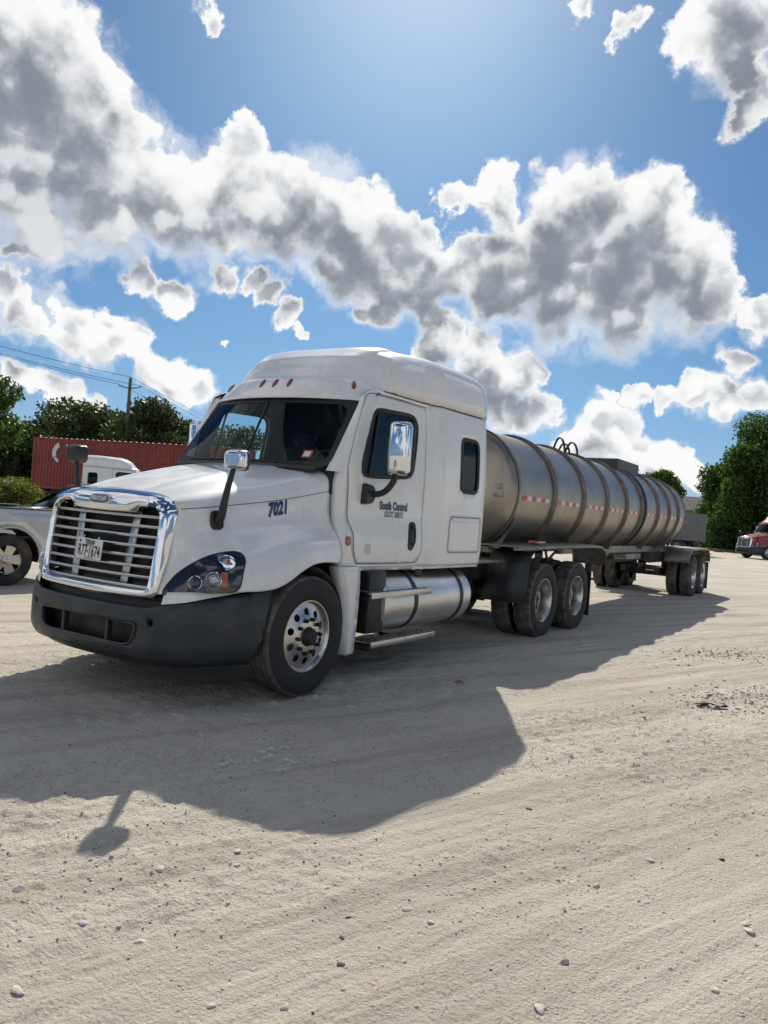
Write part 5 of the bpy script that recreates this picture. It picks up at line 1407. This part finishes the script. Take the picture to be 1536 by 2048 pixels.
tree('dense_tree', 62, 52, 5.0, 5.0, 'low dark tree just left of the red container', L_DARK, seed=8, n=9000, leaf=.14, low=.05, group='dark thicket at the left')
tree('bush', 42, 31, 1.75, 3.0, 'low yellow-green bush left of the red container', L_BUSH, 'bush', seed=9, n=5000, leaf=.06, low=.08, clumps=12)
tree('bush', 5, 30, 1.55, 2.6, 'low yellow-green bush at the left edge behind the pickup', L_BUSH, 'bush', seed=10, n=4000, leaf=.06, low=.08, clumps=12)
# right: wall of vine-covered trees, tree beyond the tank
VG = 'vine covered trees at the right'
tree('vine_tree', 1446, 80, 8.6, 6.0, 'leftmost vine-covered tree of the dark grove at right, lower than its neighbours', L_VINE, seed=21, n=16000, leaf=.17, low=.02, group=VG, clumps=26)
tree('vine_tree', 1488, 76, 10.4, 7.0, 'vine-covered tree in the middle of the dark grove, behind the red truck', L_VINE, seed=22, n=16000, leaf=.17, low=.02, group=VG, clumps=26)
tree('vine_tree', 1530, 78, 13.8, 9.5, 'tallest vine-covered tree of the grove at the right edge', L_VINE, seed=23, n=20000, leaf=.17, low=.02, group=VG, clumps=30)
tree('vine_tree', 1590, 74, 13.0, 9.5, 'vine-covered tree mostly cut off by the right edge', L_VINE, seed=24, n=12000, leaf=.18, low=.02, group=VG, clumps=24)
tree('vine_tree', 1462, 92, 8.0, 6.5, 'dark tree deep behind the leftmost vine-covered tree', L_DARK, seed=25, n=10000, leaf=.19, low=.02, group=VG, clumps=22)
tree('vine_tree', 1510, 92, 9.0, 9.5, 'dark tree deep inside the grove behind the red truck', L_DARK, seed=26, n=10000, leaf=.19, low=.02, group=VG, clumps=22)
tree('far_tree', 1322, 70, 6.9, 3.6, 'small tree showing above the rear of the tank', L_NEAR, seed=27, n=5000, leaf=.15, low=.4)
tree('far_tree', 1296, 75, 6.9, 2.8, 'smaller tree showing behind the spill box of the tank', L_NEAR, seed=28, n=3000, leaf=.15, low=.4)

# ================================================================== utility pole and wires
M_WOOD = pbr('weathered_wood', (0.16, 0.135, 0.11), 0.9, var=0.4, vscale=5, bump=0.5, bscale=20)
pb = at_depth(240, 58); POLE_H = 9.75
U = empty('utility_pole', pb); tag(U, 'wooden utility pole with a short crossarm behind the red container', 'utility pole')
MB().tube([(0, 0, -.1), (0, 0, 4), (0, 0, POLE_H)], [.16, .14, .11], 10).obj('post', M_WOOD, U)
xd = Vector((C_R[0], C_R[1], 0)).normalized()
ca = MB(); 
for s in (-1, 1): ca.tube([Vector((0, 0, POLE_H-.75)), xd*.75*s+Vector((0, 0, POLE_H-.62))], [.05, .03], 6)
ca.obj('crossarm', M_WOOD, U)
for s in (-1, 0, 1):
    q = xd*.78*s+Vector((0, 0, POLE_H-.58 if s else POLE_H+.02)); MB().lathe([(-.05, .0), (-.05, .05), (.03, .06), (.08, .03), (.1, 0)], 8, 'z', q).obj('insulator', M_DULL_ALU, U)
def wire(a, b, sag, lab):
    a, b = Vector(a), Vector(b)
    P = [a.lerp(b, t)-Vector((0, 0, sag*4*t*(1-t))) for t in np.linspace(0, 1, 24)]
    o = MB().tube(P, .016, 5).obj('power_line', M_BLACK); tag(o, lab, 'power line', 'power lines on the utility pole')
lft = at_depth(-420, 44)
rgt = at_depth(600, 140)
for s, za, zr, lab in ((0, POLE_H+.1, 9.6, 'topmost'), (-1, POLE_H-.5, 9.0, 'middle'), (1, POLE_H-.5, 8.4, 'lowest')):
    a = pb+xd*.78*s+Vector((0, 0, za))
    wire(lft+Vector((0, 0, {0: 11.5, -1: 11.25, 1: 10.95}[s]))+xd*.4*s, a, .35, f'{lab} of the three wires running from the pole to the left edge')
    wire(a, rgt+Vector((0, 0, zr))+xd*.4*s, .7, f'{lab} of the three wires running from the pole down to the cab roof')

# ================================================================== red container on its chassis
def build_container():
    pL = at_depth(88, 44.0); pR = at_depth(362, 41.2)
    dx = (pR-pL); dx.z = 0; dx.normalize(); ang = math.atan2(dx.y, dx.x)
    T = empty('shipping_container', pL+dx*6.1, ang); tag(T, 'red corrugated shipping container on a chassis behind the parked cars', 'container')
    M = pbr('container_red', (0.26, 0.038, 0.030), 0.55, var=0.25, vscale=1.2, dust=(0.22, 0.13, 0.10), dust_amt=0.4)
    L, W, Hh, z0 = 12.2, 2.44, 2.72, 1.34
    for sgn, nm in ((-1, 'side_wall'), (1, 'side_wall')):
        vs, x = [], -L/2+.12
        pts = []
        while x < L/2-.12:
            for dx_, o in ((0, 0), (.07, 0), (.105, .036), (.175, .036)): pts.append((x+dx_, o))
            x += .21
        for xx, o in pts: vs += [(xx, sgn*(W/2-.02-o), z0+.12), (xx, sgn*(W/2-.02-o), z0+Hh-.06)]
        o = obj(nm, vs, [(2*i, 2*i+2, 2*i+3, 2*i+1) for i in range(len(pts)-1)], M, T, smooth=0)
    for (a, b) in (((-L/2, -W/2, z0), (L/2, -W/2+.1, z0+.12)), ((-L/2, W/2-.1, z0), (L/2, W/2, z0+.12)), ((-L/2, -W/2, z0+Hh-.06), (L/2, -W/2+.06, z0+Hh)), ((-L/2, W/2-.06, z0+Hh-.06), (L/2, W/2, z0+Hh))):
        MB().span(a, b).obj('rail', M, T, smooth=0)
    for x in (-L/2, L/2-.12):
        for y in (-W/2+.001, W/2-.121): MB().span((x+.001, y, z0+.12), (x+.119, y+.12, z0+Hh-.06)).obj('corner_post', M, T, smooth=0)
    for x in (-L/2+.03, L/2-.05): MB().span((x, -W/2+.12, z0+.1), (x+.02, W/2-.12, z0+Hh-.06)).obj('end_wall', M, T, smooth=0)
    # roof of shallow pans whose lit ends show as pale dashes
    vs, pts, x = [], [], -L/2+.1
    while x < L/2-.1:
        for dx_, o in ((0, 0), (.12, 0), (.17, .03), (.29, .03)): pts.append((x+dx_, o))
        x += .34
    for xx, o in pts: vs += [(xx, -W/2+.03, z0+Hh-.012+o), (xx, W/2-.03, z0+Hh-.012+o)]
    ro = obj('roof', vs, [(2*i, 2*i+2, 2*i+3, 2*i+1) for i in range(len(pts)-1)], M, T, smooth=0); solid(ro, .05)
    # emblem: white broken ring and a few strokes, as far as it shows around the mirror
    Mw = pbr('emblem_white', (0.66, 0.64, 0.62), .6)
    cx, cz, f = -L/2+1.9, z0+Hh-.80, -W/2-.004
    mb = MB()
    for a0, a1, r0, r1 in ((110, 205, .34, .60), (210, 250, .38, .54), (-30, 60, .52, .60)):
        A = np.radians(np.linspace(a0, a1, 14)); vs = []
        for a in A: vs += [(cx+r0*math.cos(a), f, cz+r0*math.sin(a)), (cx+r1*math.cos(a), f, cz+r1*math.sin(a))]
        mb.add(vs, [(2*i, 2*i+1, 2*i+3, 2*i+2) for i in range(13)])
    for k in range(3): mb.add([(cx+.78+.02*k, f, cz-.05-.2*k), (cx+1.05-.04*k, f, cz-.02-.2*k), (cx+1.05-.04*k, f, cz+.05-.2*k), (cx+.78+.02*k, f, cz+.04-.2*k)], [(0, 1, 2, 3)])
    o = mb.obj('emblem', Mw, T, smooth=0); o['kind'] = 'stuff'
    ch = MB()
    for y in (-.45, .45): ch.span((-L/2, y-.06, 1.05), (L/2, y+.06, 1.32))
    for x in (-5.5, -2, 2, 5.5): ch.span((x-.08, -1.2, 1.2), (x+.08, 1.2, 1.33))
    ch.obj('chassis', M_CHASSIS, T, smooth=0)
    for x in (-4.9, -3.7):
        for s in (1, -1):
            w = make_wheel(T, 'trailer', s, 0, 0, 0); w.location = (x, s*1.0, .494); w.rotation_euler = (0, 0, math.pi/2*s)
    for s in (1, -1): MB().span((3.2, s*.6-.08, .02), (3.36, s*.6+.08, 1.1)).obj('landing_leg', M_CHASSIS, T)
build_container()

# ================================================================== other trucks: copies of the tractor
def clone_truck(loc, rz, swap, label, skip=()):
    sk = ('fleet_number', 'company_name', 'registration_number', 'faded_sticker', 'number_plate', 'windshield_sticker', 'sticker_face', 'badge_lettering', 'lug_nut')+skip
    c = copy_tree(TRUCK, swap=swap, skip=sk); c.location = loc; c.rotation_euler = (0, 0, rz); c.name = 'parked_truck'
    tag(c, label, 'truck', 'parked trucks in the background'); return c
pr = at_depth(1519, 58.5)
clone_truck((pr.x, pr.y, 0), math.radians(-42), {M_WHITE: M_RED, M_PLASTIC: M_PLASTIC}, 'red truck tractor with chrome grille parked by the trees at the right edge')
pw = at_depth(302, 35.5)
clone_truck((pw.x, pw.y, 0), math.radians(140), {}, 'white sleeper truck parked in front of the red container').scale = (.9, .9, .9)

# ================================================================== pickup and dark car at the left
def car_wheel(parent, loc, R, side_, nm='wheel'):
    pr = [(-.09, R*.60), (-.11, R*.70), (-.118, R*.85), (-.105, R*.97), (-.08, R), (.08, R), (.105, R*.97), (.118, R*.85), (.11, R*.70), (.09, R*.60)]
    rim = MB().lathe([(.075, R*.60), (.085, R*.57), (.06, R*.53), (-.06, R*.52)], 36)
    for k in range(5):
        a = 2*math.pi*k/5; c, s = math.cos(a), math.sin(a); wd = .055
        q = [(.045, R*.10*c-wd*s*1.0, R*.10*s+wd*c), (.045, R*.10*c+wd*s, R*.10*s-wd*c), (.065, R*.55*c+wd*1.5*s, R*.55*s-wd*1.5*c), (.065, R*.55*c-wd*1.5*s, R*.55*s+wd*1.5*c)]
        rim.add(q+[(x-.03, y, z) for x, y, z in q], [(0, 1, 2, 3), (7, 6, 5, 4), (0, 4, 5, 1), (1, 5, 6, 2), (2, 6, 7, 3), (3, 7, 4, 0)])
    rim.lathe([(.0, .065), (.058, .065), (.066, .05), (.068, 0)], 16)
    w = rim.obj(nm, M_ALU, parent); w.location = loc; w.rotation_euler = (0, 0, 0 if side_ > 0 else math.pi)
    MB().lathe(pr, 44).obj('tyre', M_TYRE_CAR, w)
    MB().lathe([(-.02, 0), (-.02, R*.5)], 28).obj('brake_disc', M_CHASSIS, w)
    return w
M_TYRE_CAR = pbr('car_tyre', (.016, .016, .017), .75, dust=(.15, .13, .11), dust_amt=.5)
def body_side(T, name, outline, holes, xf, mat, step=.12):
    for s in (1, -1):
        o = mapped(name, outline, holes, step, lambda y, z: (s*xf(y, z), y, z), mat, T, flip=s < 0); solid(o, .02)
def build_pickup():
    # local: +y rear, origin under the rear axle
    pz = on_axis(20, 1172, 2, 0.0); T = empty('pickup_truck', (pz[0]-0.985, pz[1], 0), math.radians(-3)); R = .40
    tag(T, 'silver pickup truck with alloy wheels at the left, its bed towards the big truck', 'pickup')
    xf = lambda y, z: .99-.05*max(0, (z-.95)/.4)**2-.05*max(0, (.75-z)/.3)**2
    arch = lambda yc: [(yc+.50*math.cos(a), .40+.50*math.sin(a)) for a in np.linspace(math.pi+.12, -.12, 15)]
    bed = [(-1.02, .55)]+[( -.52, .50)]+arch(0)[1:-1]+[(.52, .50), (1.18, .55), (1.20, .80), (1.17, 1.17), (-1.02, 1.17)]
    body_side(T, 'bed_side', np.array(bed), [], xf, M_SILVER)
    MB().span((-.93, -1.0, .72), (.93, 1.15, .76)).obj('bed_floor', M_CHASSIS, T); MB().span((-.93, -1.03, .72), (.93, -.99, 1.15)).obj('bed_front', M_SILVER, T)
    tg = MB().span((-.90, 1.14, .72), (.90, 1.19, 1.16), bevel=.015).obj('tailgate', M_SILVER, T); MB().span((-.13, 1.19, 1.02), (.13, 1.205, 1.10), bevel=.005).obj('latch', M_BLACK, tg)
    for s in (1, -1):
        MB().span((s*.965, -1.0, 1.165), (s*.87, 1.16, 1.192), bevel=.008).obj('bed_rail', M_BLACK, T)
        MB().span((s*.90, 1.15, .80), (s*.985, 1.215, 1.12), bevel=.015).obj('tail_lamp', M_REDLENS, T)
        A = [(s*1.0, c[0], c[1]) for c in arch(0)]; MB().tube(A, .018, 6).obj('arch_trim', M_SILVER, T)
        vs = []
        for a in np.linspace(-.1, math.pi+.1, 16): vs += [(s*.55, .49*math.cos(a), .40+.49*math.sin(a)), (s*.97, .49*math.cos(a), .40+.49*math.sin(a))]
        obj('arch_liner', vs, [(2*i, 2*i+1, 2*i+3, 2*i+2) for i in range(15)], M_CHASSIS, T)
        MB().tube([(s*1.0, -.98, .78), (s*1.0, -.6, .78)], .012, 5).obj('body_crease', M_SILVER, T); MB().tube([(s*.995, .58, .78), (s*.995, 1.1, .78)], .012, 5).obj('body_crease', M_SILVER, T)
    cabw = lambda y, z: .985-.05*max(0, (z-.95)/.4)**2*(z < 1.3)-(.05+.26*(z-1.3)/.6)*(z >= 1.3)-.05*max(0, (.75-z)/.3)**2
    win1 = fillet([(-1.22, 1.33), (-1.22, 1.74), (-1.95, 1.74), (-2.02, 1.33)], .05); win2 = fillet([(-2.10, 1.33), (-2.05, 1.74), (-2.55, 1.74), (-3.0, 1.33)], .05)
    co = [(-1.05, .55), (-1.05, 1.75), (-1.15, 1.84), (-1.4, 1.87), (-2.4, 1.87), (-2.65, 1.82), (-3.15, 1.28), (-3.15, .55)]
    body_side(T, 'cab_side', np.array(co), [win1, win2], cabw, M_SILVER)
    for s in (1, -1):
        for wn in (win1, win2): mapped('window', offset_loop(wn, .01), [], .15, lambda y, z: (s*(cabw(y, z)-.015), y, z), G_DARK, T, flip=s < 0)
    MB().prism([(-1.10, 1.83), (-1.4, 1.875), (-2.4, 1.875), (-2.68, 1.80)], lambda y, z: (-.70, y, z), lambda y, z: (.70, y, z)).obj('roof', M_SILVER, T)
    obj('rear_window', [(-.68, -1.045, 1.32), (.68, -1.045, 1.32), (.62, -1.10, 1.78), (-.62, -1.10, 1.78)], [(0, 1, 2, 3)], G_DARK, T); obj('windshield', [(-.8, -3.12, 1.30), (.8, -3.12, 1.30), (.66, -2.62, 1.80), (-.66, -2.62, 1.80)], [(0, 1, 2, 3)], G_DARK, T)
    MB().span((-.93, -1.06, .6), (.93, -1.04, 1.3)).obj('cab_back', M_SILVER, T)
    hd = [(-3.15, .55)]+[(c[0], c[1]) for c in reversed([(-3.65+.5*math.cos(a), .40+.5*math.sin(a)) for a in np.linspace(math.pi+.12, -.12, 15)])]+[(-4.55, .55), (-4.60, .75), (-4.55, 1.10), (-4.3, 1.20), (-3.15, 1.29)]
    hd = [(-3.15, .55), (-3.15, 1.29), (-4.3, 1.20), (-4.55, 1.10), (-4.60, .75), (-4.55, .55)]+[(-3.65+.5*math.cos(a), .40+.5*math.sin(a)) for a in np.linspace(math.pi-.3+.42, -.12, 15)]
    body_side(T, 'front_wing', np.array(hd), [], xf, M_SILVER)
    MB().prism([(-3.15, 1.28), (-4.3, 1.19), (-4.52, 1.10), (-4.55, .6), (-4.45, .6), (-3.15, 1.2)], lambda y, z: (-.93, y, z), lambda y, z: (.93, y, z)).obj('bonnet', M_SILVER, T)
    for b, nm in (((-4.62, -4.72), 'front_bumper'), ((1.20, 1.32), 'rear_bumper')): MB().span((-.95, b[0], .45), (.95, b[1], .68), bevel=.03).obj(nm, M_CHROME, T)
    MB().span((-.5, -4.4, .35), (.5, 1.1, .60)).obj('underbody', M_CHASSIS, T)
    for y in (0, -3.65):
        for s in (1, -1): car_wheel(T, (s*.86, y, R-.005), R, s)
build_pickup()
def build_suv():
    p = at_depth(168, 20.5); T = empty('dark_suv', (p.x, p.y, 0), math.radians(-18)); tag(T, 'black hatchback with a roof spoiler parked behind the silver pickup', 'car')
    xw = lambda y, z: .90-.04*max(0, (.7-z)/.3)**2-(.30*(z-.95)/.65 if z > .95 else 0)
    co = [(-2.15, .45), (-2.18, .75), (-2.0, .92), (-1.1, 1.02), (-.35, 1.52), (.2, 1.60), (1.3, 1.58), (1.62, 1.50), (1.98, 1.02), (2.08, .8), (2.05, .45), (1.75, .40)]
    for yc in (1.35, -1.35): co += [(yc+.38*math.cos(a), .33+.38*math.sin(a)) for a in np.linspace(.0, math.pi, 11)]
    co += [(-1.85, .42)]
    w1 = fillet([(-.85, 1.06), (-.30, 1.46), (.25, 1.53), (.25, 1.04)], .04); w2 = fillet([(.33, 1.04), (.33, 1.53), (1.1, 1.51), (1.45, 1.10)], .04)
    body_side(T, 'body_side', np.array(co), [w1, w2], xw, M_BLACKCAR)
    top = [(-2.18, .75), (-2.0, .92), (-1.1, 1.02), (-.35, 1.52), (.2, 1.60), (1.3, 1.58), (1.62, 1.50), (1.98, 1.02), (2.08, .8), (2.05, .45)]
    def strip(nm, pts, mat):
        vs = []
        for y, z in pts: vs += [(-xw(y, z)+.005, y, z), (xw(y, z)-.005, y, z)]
        o = obj(nm, vs, [(2*i, 2*i+1, 2*i+3, 2*i+2) for i in range(len(pts)-1)], mat, T, smooth=50); solid(o, .015); return o
    strip('bonnet', top[:3], M_BLACKCAR); strip('windshield', top[2:4], G_DARK); strip('roof', top[3:7], M_BLACKCAR); strip('rear_window', top[6:8], G_DARK); strip('tailgate', top[7:], M_BLACKCAR)
    for s in (1, -1):
        for wn in (w1, w2): mapped('window', offset_loop(wn, .008), [], .15, lambda y, z: (s*(xw(y, z)-.012), y, z), G_DARK, T, flip=s < 0)
        MB().box((s*.98, -.75, 1.08), (.2, .10, .14), bevel=.04).obj('mirror', M_BLACKCAR, T)
        MB().tube([(s*.62, -.3, 1.57), (s*.60, .2, 1.66), (s*.60, 1.2, 1.65), (s*.62, 1.45, 1.56)], .016, 6).obj('roof_rail', M_ALU, T)
        MB().box((s*.78, 2.02, .88), (.26, .1, .16), bevel=.03).obj('tail_lamp', M_REDLENS, T)
    MB().box((0, 1.70, 1.555), (1.15, .34, .035), rot=Matrix.Rotation(-.08, 3, 'X'), bevel=.012).obj('spoiler', M_BLACKCAR, T)
    MB().span((-.7, -1.9, .3), (.7, 1.9, .5)).obj('underbody', M_CHASSIS, T)
    for y in (1.35, -1.35):
        for s in (1, -1): car_wheel(T, (s*.80, y, .325), .33, s)
build_suv()

# ================================================================== far right: grey tipper box, house, mast, timbers
def build_tipper():
    a = at_depth(1330, 58); b = at_depth(1397, 56); dx = b-a; dx.z = 0; L = 7.0; dx.normalize()
    T = empty('tipper_trailer', b-dx*(L/2), math.atan2(dx.y, dx.x)); tag(T, 'grey high-sided tipper trailer parked behind the rear of the tank', 'trailer')
    M = pbr('grey_box', (.13, .14, .15), .6, var=.2, vscale=.8, dust=(.25, .22, .18), dust_amt=.4)
    z0, z1, W = .98, 2.92, 2.4
    for y in (-W/2, W/2-.04): MB().span((-L/2, y, z0), (L/2, y+.04, z1)).obj('side_wall', M, T, smooth=0)
    for x in (-L/2, L/2-.04): MB().span((x+.001, -W/2+.041, z0), (x+.039, W/2-.041, z1-.002)).obj('end_wall', M, T, smooth=0)
    for y in (-W/2-.03, W/2-.05): MB().span((-L/2-.02, y, z1-.004), (L/2+.02, y+.08, z1+.06)).obj('top_rail', M, T, smooth=0)
    MB().span((-L/2+.05, -W/2+.05, z0), (L/2-.05, W/2-.05, z0+.05)).obj('floor', M, T); MB().span((-L/2, -.45, .70), (L/2, .45, .97)).obj('chassis', M_CHASSIS, T)
    for x in (-2.6, -1.4, 2.6):
        for s in (1, -1):
            w = make_wheel(T, 'trailer', s, 0, 0, 0); w.location = (x, s*.95, .494); w.rotation_euler = (0, 0, math.pi/2*s)
build_tipper()
def build_house():
    p = at_depth(1374, 96); T = empty('house', p, math.radians(25)); tag(T, 'pale house with a low grey roof beyond the grey trailer', 'house')
    Mw = pbr('house_siding', (.42, .42, .40), .8, var=.1); Mr = pbr('house_roof', (.17, .17, .175), .85, var=.3, vscale=3)
    wl = MB(); wl.span((-4, -3, 0), (4, 3, 4.2)).obj('wall', Mw, T, smooth=0)
    MB().prism([(-3.5, 4.15), (0, 5.9), (3.5, 4.15), (3.5, 4.05), (-3.5, 4.05)], lambda y, z: (-4.5, y, z), lambda y, z: (4.5, y, z)).obj('roof', Mr, T, smooth=0)
    for x in (-2.2, 0.2, 2.4):
        for y, s in ((-3, -1),):
            f = MB().span((x-.5, y-.06, 2.0), (x+.5, y-.01, 3.4)).obj('window', Mw, T, smooth=0); MB().span((x-.42, y-.075, 2.08), (x+.42, y-.062, 3.32)).obj('pane', M_BLACKCAR, f, smooth=0)
build_house()
p = at_depth(1481, 260)
T = empty('radio_mast', p); tag(T, 'thin lattice radio mast far beyond the trees at right', 'mast')
mb = MB(); Hm = 34.5
for k in range(3):
    a = k*2.094; mb.tube([(.6*math.cos(a), .6*math.sin(a), 0), (.45*math.cos(a), .45*math.sin(a), Hm)], .09, 4)
mb.obj('mast_legs', M_DULL_ALU, T)
mb = MB()
for i in range(34):
    for k in range(3):
        a, b = k*2.094, (k+1)*2.094; mb.tube([(.55*math.cos(a), .55*math.sin(a), i), (.55*math.cos(b), .55*math.sin(b), i+1)], .04, 3)
o = mb.obj('bracing', M_DULL_ALU, T); o['kind'] = 'stuff'
for (x0, x1, dp, lab) in ((1415, 1452, 74, 'long weathered timber lying along the foot of the trees'), (1433, 1452, 70.5, 'short dark timber lying in front of the long one'), (1452, 1478, 73, 'weathered timber lying at the foot of the trees beside the red truck')):
    a, b = at_depth(x0, dp), at_depth(x1, dp); d = b-a
    o = MB().box((0, 0, 0), (d.length, .28, .24), bevel=.02).obj('timber', M_WOOD, loc=(a+b)/2+Vector((0, 0, .115))); o.rotation_euler = (0, 0, math.atan2(d.y, d.x)); tag(o, lab, 'timber', 'timbers along the lot edge')
